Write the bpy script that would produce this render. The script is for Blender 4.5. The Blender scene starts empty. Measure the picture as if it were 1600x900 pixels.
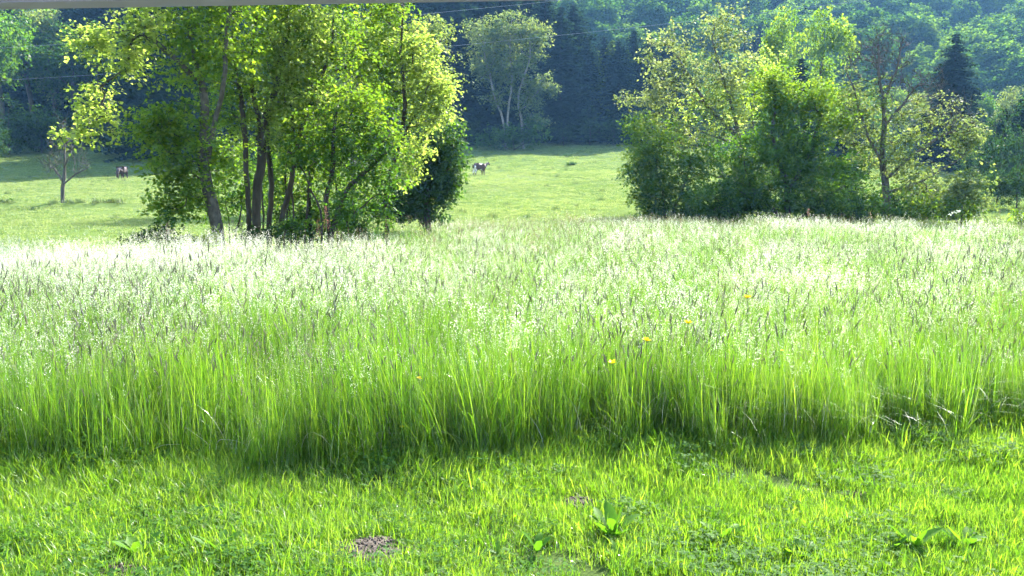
import bpy, math, random
import numpy as np
from mathutils import Vector, Euler

# ------------------------------------------------------------------ camera, sky, sun, exposure
sc = bpy.context.scene
COL = sc.collection
CAM_H, FPX, HORIZ = 1.65, 1200.0, 315.0          # eye height (m), focal length and horizon row in photo pixels
PITCH = math.atan((450 - HORIZ) / FPX)
cam = bpy.data.cameras.new('camera'); camo = bpy.data.objects.new('camera', cam); COL.objects.link(camo)
camo.location = (0, 0, CAM_H); camo.rotation_euler = (math.pi / 2 - PITCH, 0, 0)
cam.sensor_width = 36; cam.lens = 36 * FPX / 1600; cam.clip_start = 0.05; cam.clip_end = 3000
sc.camera = camo

SUN_EL, SUN_AZ = math.radians(37), math.radians(30)   # azimuth: from straight ahead (+Y) towards the right (+X)
world = bpy.data.worlds.new('World'); sc.world = world; world.use_nodes = True
wn = world.node_tree.nodes; wn.clear()
sky = wn.new('ShaderNodeTexSky'); sky.sky_type = 'NISHITA'; sky.sun_disc = False
sky.sun_elevation = SUN_EL; sky.sun_rotation = SUN_AZ; sky.air_density = 1.2; sky.dust_density = 1.0
bg = wn.new('ShaderNodeBackground'); bg.inputs['Strength'].default_value = 0.13
wo = wn.new('ShaderNodeOutputWorld')
world.node_tree.links.new(sky.outputs[0], bg.inputs[0]); world.node_tree.links.new(bg.outputs[0], wo.inputs[0])
sun = bpy.data.lights.new('sun', 'SUN'); sun.energy = 5.0; sun.angle = math.radians(0.6); sun.color = (1.0, 0.965, 0.88)
suno = bpy.data.objects.new('sun', sun); COL.objects.link(suno)
sdir = Vector((math.sin(SUN_AZ) * math.cos(SUN_EL), math.cos(SUN_AZ) * math.cos(SUN_EL), math.sin(SUN_EL)))
suno.rotation_euler = (-sdir).to_track_quat('-Z', 'Y').to_euler(); suno.location = (30, 30, 60)
vs = sc.view_settings
vs.view_transform = 'Standard'; vs.look = 'None'; vs.gamma = 1.0; vs.use_curve_mapping = False
vs.exposure = 2.5
sc.render.engine = 'CYCLES'
cy = sc.cycles
cy.max_bounces = 4; cy.diffuse_bounces = 3; cy.glossy_bounces = 2; cy.transmission_bounces = 4; cy.volume_bounces = 0
cy.transparent_max_bounces = 4; cy.use_denoising = True; cy.sample_clamp_indirect = 6.0
cy.use_adaptive_sampling = True; cy.adaptive_threshold = 0.035

RNG = np.random.default_rng(7)
random.seed(7)

# ------------------------------------------------------------------ helpers
def ray(px, py):
    u, v = (px - 800) / FPX, (450 - py) / FPX
    c, s = math.cos(PITCH), math.sin(PITCH)
    return np.array([u, c + v * s, -s + v * c])
def at(px, py, Y):
    d = ray(px, py); return np.array([0, 0, CAM_H]) + d * (Y / d[1])

PY = [-100, 0, 20, 30, 40, 45, 55, 70, 92, 120, 140, 175, 200, 260, 330, 420, 520, 700]
PZ = [0, 0, 0, .08, .33, .55, 1.15, 2.35, 4.7, 8.6, 11.6, 17.2, 24, 52, 88, 138, 178, 200]
_yy = np.linspace(-100, 700, 1601); _zz = np.interp(_yy, PY, PZ)
_k = np.ones(21) / 21; _zs = np.convolve(np.pad(_zz, 10, mode='edge'), _k, 'valid')
def vnoise(x, y, s, seed):
    x = np.asarray(x, float) / s + seed * 17.3; y = np.asarray(y, float) / s - seed * 9.1
    return (np.sin(x * 1.0 + 1.7 * np.sin(y * .8 + seed)) + np.sin(y * 1.1 + 1.3 * np.sin(x * .7 + 2 * seed)) + np.sin((x + y) * 1.7 + seed)) / 3
def ground(x, y):
    x = np.asarray(x, float); y = np.asarray(y, float)
    z = np.interp(y, _yy, _zs)
    f = np.clip((y - 30) / 60, 0, 1)
    z = z + f * (.16 * vnoise(x, y, 5.5, 1) + .35 * vnoise(x, y, 17, 2) + .05 * vnoise(x, y, 1.7, 5))
    z = z + np.clip((y - 170) / 60, 0, 1) * (3.5 * vnoise(x, y, 38, 3))
    # low grassy bank crossing the pasture on the left
    bank = np.exp(-((y - 57 - .05 * x) / .9) ** 2) * np.clip((-x - 15) / 6, 0, 1)
    z = z + .30 * bank
    z = z + .012 * np.clip((6 - np.abs(y - 3)) / 6, 0, 1) * vnoise(x, y, .22, 4)
    return z
def gz(x, y): return float(ground(x, y))

def mesh_np(name, V, Q, mats, midx=None, tint=None, smooth=False):
    V = np.ascontiguousarray(V, dtype=np.float32); Q = np.ascontiguousarray(Q, dtype=np.int32)
    me = bpy.data.meshes.new(name)
    me.vertices.add(len(V)); me.vertices.foreach_set('co', V.ravel())
    k = Q.shape[1]
    me.loops.add(Q.size); me.loops.foreach_set('vertex_index', Q.ravel())
    me.polygons.add(len(Q)); me.polygons.foreach_set('loop_start', np.arange(0, Q.size, k, dtype=np.int32))
    for m in mats: me.materials.append(m)
    if midx is not None: me.polygons.foreach_set('material_index', np.ascontiguousarray(midx, dtype=np.int32))
    if smooth: me.polygons.foreach_set('use_smooth', np.ones(len(Q), dtype=bool))
    if tint is not None:
        a = me.attributes.new('tint', 'FLOAT', 'POINT'); a.data.foreach_set('value', np.ascontiguousarray(tint, dtype=np.float32))
    me.update(calc_edges=True)
    return me
class Geo:
    def __init__(s): s.V, s.Q, s.M, s.T, s.n = [], [], [], [], 0
    def add(s, V, Q, m=0, t=0.5):
        V = np.asarray(V, float).reshape(-1, 3); Q = np.asarray(Q, int).reshape(-1, 4)
        s.V.append(V); s.Q.append(Q + s.n); s.M.append(np.full(len(Q), m)); s.n += len(V)
        s.T.append(np.broadcast_to(np.asarray(t, float), (len(V),)))
    def mesh(s, name, mats, smooth=False, off=(0, 0, 0)):
        return mesh_np(name, np.concatenate(s.V) - np.asarray(off), np.concatenate(s.Q), mats, np.concatenate(s.M), np.concatenate(s.T), smooth)
def link(name, me, parent=None, loc=(0, 0, 0), rot=(0, 0, 0), scale=1):
    o = bpy.data.objects.new(name, me); COL.objects.link(o); o.parent = parent
    o.location = loc; o.rotation_euler = rot
    o.scale = (scale,) * 3 if np.isscalar(scale) else scale
    return o
def tag(o, label=None, cat=None, group=None, kind=None):
    for k, v in (('label', label), ('category', cat), ('group', group), ('kind', kind)):
        if v: o[k] = v
    return o
def empty(name, loc, label, cat, group=None):
    o = link(name, None, None, loc); o.empty_display_size = .2
    return tag(o, label, cat, group)

# ------------------------------------------------------------------ materials
def nodes(m):
    m.use_nodes = True; nt = m.node_tree; nt.nodes.clear(); return nt
def N(nt, t, **kw):
    n = nt.nodes.new(t)
    for k, v in kw.items(): setattr(n, k, v)
    return n
def ramp(nt, stops, fac):
    r = N(nt, 'ShaderNodeValToRGB'); e = r.color_ramp.elements
    e[0].position, e[0].color = stops[0][0], (*stops[0][1], 1)
    e[1].position, e[1].color = stops[-1][0], (*stops[-1][1], 1)
    for p, c in stops[1:-1]:
        x = e.new(p); x.color = (*c, 1)
    nt.links.new(fac, r.inputs[0]); return r.outputs[0]
def leafy(name, stops, trans=.5, tboost=(1.5, 1.4, .6), gloss=.06, rough=.45, wscale=0, inst=0.0):
    """thin leaf: diffuse + translucent (sunlight shining through) + a little gloss"""
    m = bpy.data.materials.new(name); nt = nodes(m); L = nt.links.new
    at_ = N(nt, 'ShaderNodeAttribute'); at_.attribute_name = 'tint'; fac = at_.outputs['Fac']
    def addv(a, b, k):
        q = N(nt, 'ShaderNodeMath', operation='MULTIPLY_ADD'); L(b, q.inputs[0]); q.inputs[1].default_value = k; L(a, q.inputs[2])
        return q.outputs[0]
    if inst:
        oi = N(nt, 'ShaderNodeObjectInfo'); q = N(nt, 'ShaderNodeMath', operation='SUBTRACT'); L(oi.outputs['Random'], q.inputs[0]); q.inputs[1].default_value = .5
        fac = addv(fac, q.outputs[0], inst)
    if wscale:
        g = N(nt, 'ShaderNodeNewGeometry'); nz = N(nt, 'ShaderNodeTexNoise'); nz.inputs['Scale'].default_value = wscale
        nz.inputs['Detail'].default_value = 2
        L(g.outputs['Position'], nz.inputs['Vector'])
        q = N(nt, 'ShaderNodeMath', operation='SUBTRACT'); L(nz.outputs['Fac'], q.inputs[0]); q.inputs[1].default_value = .5
        fac = addv(fac, q.outputs[0], .9)
    c = ramp(nt, stops, fac)
    d = N(nt, 'ShaderNodeBsdfDiffuse'); L(c, d.inputs[0])
    t = N(nt, 'ShaderNodeBsdfTranslucent')
    mul = N(nt, 'ShaderNodeMix', data_type='RGBA', blend_type='MULTIPLY'); mul.inputs[0].default_value = 1
    L(c, mul.inputs[6]); mul.inputs[7].default_value = (*tboost, 1); L(mul.outputs[2], t.inputs[0])
    mx = N(nt, 'ShaderNodeMixShader'); mx.inputs[0].default_value = trans; L(d.outputs[0], mx.inputs[1]); L(t.outputs[0], mx.inputs[2])
    gl = N(nt, 'ShaderNodeBsdfGlossy'); gl.inputs['Roughness'].default_value = rough
    m2 = N(nt, 'ShaderNodeMixShader'); m2.inputs[0].default_value = gloss; L(mx.outputs[0], m2.inputs[1]); L(gl.outputs[0], m2.inputs[2])
    o = N(nt, 'ShaderNodeOutputMaterial'); L(m2.outputs[0], o.inputs[0]); return m
def rough_mat(name, c1, c2, scale=6, rough=.9, bump=.3, stretch=(1, 1, 1), detail=6, spec=.2, dist=.03):
    m = bpy.data.materials.new(name); nt = nodes(m); L = nt.links.new
    tc = N(nt, 'ShaderNodeTexCoord'); mp = N(nt, 'ShaderNodeMapping'); mp.inputs['Scale'].default_value = stretch
    L(tc.outputs['Object'], mp.inputs[0])
    nz = N(nt, 'ShaderNodeTexNoise'); nz.inputs['Scale'].default_value = scale; nz.inputs['Detail'].default_value = detail
    nz.inputs['Roughness'].default_value = .65; L(mp.outputs[0], nz.inputs['Vector'])
    c = ramp(nt, [(.32, c1), (.68, c2)], nz.outputs['Fac'])
    p = N(nt, 'ShaderNodeBsdfPrincipled'); L(c, p.inputs['Base Color']); p.inputs['Roughness'].default_value = rough
    p.inputs['Specular IOR Level'].default_value = spec
    if bump:
        b = N(nt, 'ShaderNodeBump'); b.inputs['Strength'].default_value = bump; b.inputs['Distance'].default_value = dist
        L(nz.outputs['Fac'], b.inputs['Height']); L(b.outputs[0], p.inputs['Normal'])
    o = N(nt, 'ShaderNodeOutputMaterial'); L(p.outputs[0], o.inputs[0]); return m

M = {}
M['bark'] = rough_mat('bark_brown', (.03, .027, .022), (.12, .108, .09), 7, bump=.6, stretch=(1, 1, .25))
M['bark_grey'] = rough_mat('bark_mottled_grey', (.02, .018, .014), (.10, .092, .075), 9, bump=.6, stretch=(1, 1, .5))
M['bark_dark'] = rough_mat('bark_dark', (.02, .017, .013), (.07, .058, .045), 6, bump=.6, stretch=(1, 1, .25))
M['bark_pale'] = rough_mat('bark_pale', (.09, .085, .075), (.29, .28, .25), 4, bump=.3, stretch=(1, 1, 1.6))
M['bounce_paving'] = rough_mat('bounce_slab_concrete', (.36, .35, .34), (.48, .47, .46), 5, bump=.15)
M['l_yellow'] = leafy('leaves_flower_sun_yellow', [(0, (.085, .135, .026)), (.5, (.155, .215, .048)), (1, (.26, .30, .09))], .7, (1.85, 1.85, 1.05), gloss=.02)  # yellow of flowers, plus sunlit and backlit leaves put into the colour
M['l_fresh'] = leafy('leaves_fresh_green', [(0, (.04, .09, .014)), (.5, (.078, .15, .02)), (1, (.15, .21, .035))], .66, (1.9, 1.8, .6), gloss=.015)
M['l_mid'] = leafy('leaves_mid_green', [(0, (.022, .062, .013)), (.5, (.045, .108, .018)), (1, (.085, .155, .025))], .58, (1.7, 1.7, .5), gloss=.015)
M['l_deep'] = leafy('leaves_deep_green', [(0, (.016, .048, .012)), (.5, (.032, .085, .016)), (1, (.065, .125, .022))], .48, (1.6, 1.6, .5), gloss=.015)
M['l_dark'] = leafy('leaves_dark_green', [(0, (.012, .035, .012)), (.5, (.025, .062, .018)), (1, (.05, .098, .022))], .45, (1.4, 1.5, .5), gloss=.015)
M['l_pale'] = leafy('leaves_pale_green', [(0, (.06, .105, .035)), (.5, (.11, .16, .055)), (1, (.18, .22, .09))], .55, (1.5, 1.45, .7), gloss=.015)
M['l_buff'] = leafy('leaves_buff', [(0, (.07, .10, .035)), (.5, (.13, .165, .06)), (1, (.20, .22, .10))], .55, (1.45, 1.5, .9), gloss=.02)
M['needle'] = leafy('spruce_needles', [(0, (.010, .024, .014)), (.5, (.018, .04, .02)), (1, (.035, .06, .026))], .2, (1.2, 1.4, .6), gloss=.004, rough=.6)
M['larch'] = leafy('larch_needles', [(0, (.05, .09, .02)), (.5, (.085, .135, .03)), (1, (.13, .18, .04))], .45, (1.5, 1.5, .6), gloss=.004, rough=.6)
M['l_far'] = leafy('leaves_far_hillside', [(0, (.022, .065, .014)), (.5, (.045, .10, .022)), (1, (.095, .165, .03))], .5, (1.7, 1.65, .5), gloss=.004, rough=.6, inst=.7)
M['blade'] = leafy('tall_grass_blade', [(0, (.035, .10, .010)), (.5, (.078, .175, .016)), (1, (.16, .25, .04))], .64, (1.75, 1.75, .5), gloss=.03, rough=.4, wscale=.7, inst=.6)
M['stalk'] = leafy('tall_grass_stalk', [(0, (.05, .13, .025)), (.5, (.09, .18, .045)), (1, (.17, .22, .09))], .5, (1.4, 1.45, .7), gloss=.04, rough=.35, wscale=.5, inst=.4)
M['seed'] = leafy('grass_seed_pale', [(0, (.11, .085, .075)), (.3, (.18, .18, .12)), (.6, (.28, .31, .21)), (1, (.56, .57, .51))], .55, (1.25, 1.3, 1.1), gloss=.05, rough=.4, wscale=.35, inst=.8)
M['seed_glare'] = leafy('grass_seed_glare', [(0, (.36, .37, .28)), (.5, (.52, .52, .45)), (1, (.66, .65, .60))], .55, (1.2, 1.2, 1.1), gloss=.05, rough=.4, inst=.5)  # whitened seed colour that imitates sun glare on the meadow
M['seed_red'] = leafy('sorrel_seed_rust', [(0, (.08, .04, .028)), (.5, (.15, .078, .056)), (1, (.25, .145, .115))], .5, (1.3, 1.05, .9), gloss=.03, inst=.4)
M['seed_dark'] = leafy('grass_seed_grey_green', [(0, (.06, .065, .045)), (.5, (.11, .11, .08)), (1, (.19, .175, .13))], .4, (1.2, 1.1, .8), gloss=.04)
M['lawn'] = leafy('lawn_blade', [(0, (.043, .115, .010)), (.5, (.095, .20, .018)), (1, (.19, .28, .05))], .62, (1.68, 1.65, .5), gloss=.025, rough=.4, wscale=1.6, inst=.6)
M['clover'] = leafy('lawn_clover_leaf', [(0, (.030, .09, .016)), (.5, (.06, .15, .022)), (1, (.11, .20, .04))], .5, (1.5, 1.55, .5), gloss=.01, rough=.6, inst=.5)
M['pasture_blade'] = leafy('pasture_blade', [(0, (.065, .115, .03)), (.5, (.125, .185, .06)), (1, (.22, .25, .11))], .55, (1.55, 1.55, .9), gloss=.03, wscale=.12, inst=.7)
M['tussock'] = leafy('tussock_blade', [(0, (.03, .06, .018)), (.5, (.05, .09, .025)), (1, (.10, .12, .04))], .4, (1.4, 1.4, .6), gloss=.04, inst=.4)
M['dock'] = leafy('dock_leaf', [(0, (.04, .12, .015)), (.5, (.07, .17, .02)), (1, (.12, .22, .03))], .55, (1.6, 1.6, .4), gloss=.015, rough=.5)
M['petal'] = leafy('yellow_petal', [(0, (.60, .42, .01)), (.5, (.78, .60, .015)), (1, (.85, .70, .03))], .35, (1.05, 1.05, .6), gloss=.03)
M['straw'] = leafy('pale_straw', [(0, (.25, .27, .15)), (.5, (.38, .40, .27)), (1, (.5, .5, .38))], .3, (1.1, 1.1, .8), gloss=.15, rough=.3)
M['soil'] = rough_mat('soil_crumbs', (.022, .016, .011), (.13, .105, .085), 70, bump=.9, dist=.008)
M['metal'] = rough_mat('grey_painted_beam', (.10, .10, .125), (.12, .12, .145), 3, rough=.55, bump=.02, spec=.4)
M['wire'] = rough_mat('wire_aluminium', (.35, .36, .38), (.5, .5, .52), 5, rough=.5, bump=0, spec=.5)

# ------------------------------------------------------------------ ground sheet
def ground_material():
    m = bpy.data.materials.new('ground_turf'); nt = nodes(m); L = nt.links.new
    g = N(nt, 'ShaderNodeNewGeometry')
    def noise(s, det=4):
        n = N(nt, 'ShaderNodeTexNoise'); n.inputs['Scale'].default_value = s; n.inputs['Detail'].default_value = det
        L(g.outputs['Position'], n.inputs['Vector']); return n.outputs['Fac']
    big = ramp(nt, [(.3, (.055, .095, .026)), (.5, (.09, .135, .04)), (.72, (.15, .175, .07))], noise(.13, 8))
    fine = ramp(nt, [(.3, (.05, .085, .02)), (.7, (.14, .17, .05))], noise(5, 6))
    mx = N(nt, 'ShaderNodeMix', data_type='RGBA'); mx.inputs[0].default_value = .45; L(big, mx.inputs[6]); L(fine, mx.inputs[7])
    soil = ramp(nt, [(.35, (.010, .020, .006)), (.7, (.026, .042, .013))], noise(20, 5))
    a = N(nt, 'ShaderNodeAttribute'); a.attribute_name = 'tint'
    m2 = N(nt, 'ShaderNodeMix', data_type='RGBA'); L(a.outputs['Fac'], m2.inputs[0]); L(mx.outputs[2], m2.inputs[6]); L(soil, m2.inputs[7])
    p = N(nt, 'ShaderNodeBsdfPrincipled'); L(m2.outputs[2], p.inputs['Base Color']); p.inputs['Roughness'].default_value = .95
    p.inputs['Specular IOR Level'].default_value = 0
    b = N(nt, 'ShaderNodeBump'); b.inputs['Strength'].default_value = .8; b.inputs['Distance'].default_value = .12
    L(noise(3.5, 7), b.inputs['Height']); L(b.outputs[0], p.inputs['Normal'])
    o = N(nt, 'ShaderNodeOutputMaterial'); L(p.outputs[0], o.inputs[0]); return m
def forest_edge(x):      # distance at which the wood begins, by bearing
    x = np.asarray(x, float)
    return 138 + 5 * np.sin(x * .05) - np.clip((x - 20) / 40, 0, 1) * 45 - np.clip((-x - 50) / 40, 0, 1) * 8
def far_edge(x, y):      # far border of the uncut meadow, as a distance for the bearing x/y
    b = np.clip(np.asarray(x, float) / np.maximum(np.asarray(y, float), .1), -1.2, 1.2)
    return np.interp(b, [-1.2, -.66, -.38, -.25, -.17, -.08, .1, .3, .66, 1.2], [14, 15, 15.2, 17, 20, 28, 33, 33, 27, 25]) 
def near_edge(x):
    x = np.asarray(x, float)
    return 4.86 + .13 * x * .9 + .10 * np.sin(x * 2.1 + .5) + .07 * np.sin(x * 5.3) + .05 * np.sin(x * 11.7 + 1)
def build_ground():
    ys = np.concatenate([np.arange(-60, 1, 6.), np.arange(1, 8, .14), np.arange(8, 40, .8), np.arange(40, 150, .9), np.arange(150, 622, 6.)])
    s = np.linspace(-1, 1, 261); xs = np.sign(s) * (np.abs(s) * 30 + 430 * np.abs(s) ** 4.2)
    X, Y = np.meshgrid(xs, ys); Z = ground(X, Y)
    V = np.stack([X, Y, Z], -1).reshape(-1, 3); ny, nx = X.shape
    i = np.arange(ny - 1)[:, None] * nx + np.arange(nx - 1)[None, :]
    Q = np.stack([i, i + 1, i + nx + 1, i + nx], -1).reshape(-1, 4)
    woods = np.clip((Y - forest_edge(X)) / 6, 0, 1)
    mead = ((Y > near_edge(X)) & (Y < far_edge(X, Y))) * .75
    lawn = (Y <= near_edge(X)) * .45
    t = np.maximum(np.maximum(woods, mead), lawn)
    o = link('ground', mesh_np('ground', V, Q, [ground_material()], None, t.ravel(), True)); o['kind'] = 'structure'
    return o
build_ground()

# ------------------------------------------------------------------ grass tufts and scattering
def blades(rng, n, rad, h, w, lean, seg=5, twist=.6, droop=0.0):
    a0 = rng.uniform(0, 2 * np.pi, n); r0 = rad * np.sqrt(rng.uniform(0, 1, n))
    bx, by = r0 * np.cos(a0), r0 * np.sin(a0)
    az = rng.uniform(0, 2 * np.pi, n); H = rng.uniform(h[0], h[1], n); W = rng.uniform(w[0], w[1], n); C = rng.uniform(lean[0], lean[1], n)
    t = np.linspace(0, 1, seg + 1)[None, :]
    out = (C * H)[:, None] * (.25 * t + .75 * t ** 2.2)
    z = H[:, None] * (t - .35 * C[:, None] * t ** 2 - droop * C[:, None] * t ** 4)
    px = bx[:, None] + out * np.cos(az)[:, None]; py = by[:, None] + out * np.sin(az)[:, None]
    wd = W[:, None] * .5 * np.clip(1.02 - t ** 2.2, .06, 1) * (.55 + .45 * np.minimum(t * 4, 1))
    sa = az + np.pi / 2 + rng.uniform(-twist, twist, n)
    sx, sy = np.cos(sa)[:, None] * wd, np.sin(sa)[:, None] * wd
    Lf = np.stack([px - sx, py - sy, z], -1); Rt = np.stack([px + sx, py + sy, z], -1)
    V = np.stack([Lf, Rt], 2)                      # n, seg+1, 2, 3
    base = (np.arange(n) * (seg + 1) * 2)[:, None] + (np.arange(seg) * 2)[None, :]
    Q = np.stack([base, base + 1, base + 3, base + 2], -1).reshape(-1, 4)
    tint = np.repeat(rng.uniform(0, 1, n), (seg + 1) * 2)
    tipP = np.stack([px[:, -1], py[:, -1], z[:, -1]], -1)
    tipD = tipP - np.stack([px[:, -2], py[:, -2], z[:, -2]], -1)
    tipD /= np.linalg.norm(tipD, axis=1)[:, None]
    return V.reshape(-1, 3), Q, tint, tipP, tipD
def cards(rng, P, L, W, D, tint):
    """one small quad per row of P, long axis D"""
    n = len(P); r = rng.normal(size=(n, 3)); s = np.cross(D, r); s /= np.linalg.norm(s, axis=1)[:, None] + 1e-9
    L = np.broadcast_to(np.asarray(L, float), (n,))[:, None]; W = np.broadcast_to(np.asarray(W, float), (n,))[:, None]
    nn = np.cross(D, s)
    V = np.stack([P, P + D * L * .5 + s * W * .5 + nn * W * .12, P + D * L, P + D * L * .45 - s * W * .5 + nn * W * .12], 1)
    Q = np.arange(n * 4).reshape(-1, 4)
    return V.reshape(-1, 3), Q, np.repeat(tint, 4)
def panicles(rng, G, P, D, length, spread, per, size, mat):
    n = len(P)
    t = rng.uniform(0, 1, (n, per)); off = rng.normal(size=(n, per, 3)) * spread * (.25 + .9 * (1 - t))[:, :, None]
    pos = P[:, None, :] + D[:, None, :] * (length * (t - .75))[:, :, None] + off
    dd = off / (np.linalg.norm(off, axis=2)[:, :, None] + 1e-6) * .7 + D[:, None, :] * .9 + np.array([0, 0, -.15])
    dd /= np.linalg.norm(dd, axis=2)[:, :, None]
    V, Q, T = cards(rng, pos.reshape(-1, 3), rng.uniform(.7, 1.3, n * per) * size, size * .36, dd.reshape(-1, 3), np.repeat(rng.uniform(0, 1, n), per))
    G.add(V, Q, mat, T)
def spikes(rng, G, P, D, length, rad, mat):
    for p, d in zip(P, D):
        s = np.cross(d, [1, .3, 0]); s /= np.linalg.norm(s); q = np.cross(d, s)
        rings = []
        for k, rr in enumerate((.5, 1, .95, .25)):
            a = np.linspace(0, 2 * np.pi, 5)[:-1]
            rings.append(p + d * length * (k / 3 - .6) + rad * rr * (np.cos(a)[:, None] * s + np.sin(a)[:, None] * q))
        V = np.concatenate(rings); Q = [[k * 4 + j, k * 4 + (j + 1) % 4, k * 4 + 4 + (j + 1) % 4, k * 4 + 4 + j] for k in range(3) for j in range(4)]
        G.add(V, Q, mat, rng.uniform(0, 1))
def scatter(name, P, rot, scl, vid, meshes, label, cat):
    srcs = [bpy.data.objects.new(name + '_tuft', me) for me in meshes]
    me = bpy.data.meshes.new(name); me.vertices.add(len(P)); me.vertices.foreach_set('co', np.ascontiguousarray(P, dtype=np.float32).ravel())
    a = me.attributes.new('rot', 'FLOAT_VECTOR', 'POINT'); a.data.foreach_set('vector', np.ascontiguousarray(rot, dtype=np.float32).ravel())
    a = me.attributes.new('scl', 'FLOAT', 'POINT'); a.data.foreach_set('value', np.ascontiguousarray(scl, dtype=np.float32))
    a = me.attributes.new('vid', 'INT', 'POINT'); a.data.foreach_set('value', np.ascontiguousarray(vid, dtype=np.int32))
    o = link(name, me); tag(o, label, cat, None, 'stuff')
    ng = bpy.data.node_groups.new(name + '_scatter', 'GeometryNodeTree')
    ng.interface.new_socket('Geometry', in_out='INPUT', socket_type='NodeSocketGeometry')
    ng.interface.new_socket('Geometry', in_out='OUTPUT', socket_type='NodeSocketGeometry')
    gi, go = ng.nodes.new('NodeGroupInput'), ng.nodes.new('NodeGroupOutput')
    iop = ng.nodes.new('GeometryNodeInstanceOnPoints'); jn = ng.nodes.new('GeometryNodeJoinGeometry')
    for s in reversed(srcs):
        oi = ng.nodes.new('GeometryNodeObjectInfo'); oi.inputs['Object'].default_value = s
        g2 = ng.nodes.new('GeometryNodeGeometryToInstance')
        ng.links.new(oi.outputs['Geometry'], g2.inputs[0]); ng.links.new(g2.outputs[0], jn.inputs[0])
    def attr(nm, dt):
        n = ng.nodes.new('GeometryNodeInputNamedAttribute'); n.data_type = dt; n.inputs['Name'].default_value = nm
        return n.outputs['Attribute']
    ng.links.new(gi.outputs[0], iop.inputs['Points']); ng.links.new(jn.outputs[0], iop.inputs['Instance'])
    iop.inputs['Pick Instance'].default_value = True
    ng.links.new(attr('vid', 'INT'), iop.inputs['Instance Index'])
    ng.links.new(attr('rot', 'FLOAT_VECTOR'), iop.inputs['Rotation'])
    ng.links.new(attr('scl', 'FLOAT'), iop.inputs['Scale'])
    ng.links.new(iop.outputs[0], go.inputs[0])
    md = o.modifiers.new('scatter', 'NODES'); md.node_group = ng
    return o
def wedge(rng, n, y0, y1, half=.78, pad=1.5):
    """random ground points in the part of the ground in front of the eye"""
    y = np.sqrt(rng.uniform((y0 + pad) ** 2, (y1 + pad) ** 2, n)) - pad
    x = rng.uniform(-1, 1, n) * (half * y + pad)
    return x, y

MOLES = [((572, 866), .21, .04), ((905, 790), .12, .035), ((190, 897), .11, .035), ((1336, 776), .09, .03), ((648, 866), .06, .025)]
def ground_hit(px, py):
    d = ray(px, py); k = CAM_H / -d[2]; return np.array([d[0] * k, d[1] * k, gz(d[0] * k, d[1] * k)])
MOLE_P = [(ground_hit(*p), r, h) for p, r, h in MOLES]

def build_lawn():
    rng = np.random.default_rng(11); vs_ = []
    for k in range(8):
        G = Geo()
        V, Q, T, _, _ = blades(rng, 105, .11, (.03, .085), (.0022, .0045), (.1, .9), 4); G.add(V, Q, 0, T)
        V, Q, T, _, _ = blades(rng, 7, .10, (.08, .12), (.003, .005), (.1, .6), 4); G.add(V, Q, 0, np.clip(T + .2, 0, 1))
        V, Q, T, _, _ = blades(rng, 9, .11, (.02, .05), (.002, .0035), (.6, 1.3), 3); G.add(V, Q, 2, T * .4)
        vs_.append(G.mesh('lawn_tuft', [M['lawn'], M['clover'], M['straw']]))
    for k in range(4):      # clover and other small broad leaves
        G = Geo(); n = 26
        c = rng.uniform(-.09, .09, (n, 2)); hz = rng.uniform(.03, .065, n); P = np.column_stack([c, hz])
        for j in range(3):
            a = rng.uniform(0, 6.28, n) if j == 0 else a + 2.1
            D = np.column_stack([np.cos(a), np.sin(a), rng.uniform(-.2, .35, n)]); D /= np.linalg.norm(D, axis=1)[:, None]
            S = np.column_stack([-np.sin(a), np.cos(a), np.zeros(n)]); sz = rng.uniform(.009, .016, n)[:, None]
            V = np.stack([P, P + D * sz * .6 + S * sz * .5 + [0, 0, .002], P + D * sz, P + D * sz * .6 - S * sz * .5 + [0, 0, .002]], 1).reshape(-1, 3)
            G.add(V, np.arange(n * 4).reshape(-1, 4), 1, np.repeat(rng.uniform(0, 1, n), 4))
        V, Q, T, _, _ = blades(rng, 55, .11, (.03, .08), (.0022, .0045), (.1, .9), 4); G.add(V, Q, 0, T)
        vs_.append(G.mesh('lawn_tuft', [M['lawn'], M['clover']]))
    n = 15000
    y = rng.uniform(1.6, 6.3, n); x = rng.uniform(-1, 1, n) * (.9 * y + .6)
    ok = y < near_edge(x) + .35
    for p, r, h in MOLE_P:
        d = np.hypot((x - p[0]), (y - p[1]) * 1.15); ok &= d > r * rng.uniform(.62, 1.1, n)
    ok &= rng.uniform(0, 1, n) < .62 + .6 * vnoise(x, y, .35, 3)
    x, y = x[ok], y[ok]; n = len(x)
    P = np.column_stack([x, y, ground(x, y) - .004])
    rot = np.column_stack([rng.normal(0, .12, n), rng.normal(0, .12, n), rng.uniform(0, 6.28, n)])
    edge = np.clip(1 - (near_edge(x) - y) / .8, 0, 1)
    scl = rng.uniform(.75, 1.25, n) * (1 + .9 * edge * rng.uniform(.3, 1, n)) * (1 + .25 * vnoise(x, y, .5, 8))
    low = np.clip((4.2 - y) / 1.2, 0, 1); cl = rng.uniform(0, 1, n) < (.06 + .22 * low + .22 * vnoise(x, y, .3, 6))
    vid = np.where(cl, rng.integers(8, 12, n), rng.integers(0, 8, n))
    scatter('lawn_grass', P, rot, scl, vid, vs_, 'short mown green lawn with clover in front of the tall meadow', 'grass')
build_lawn()

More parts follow.
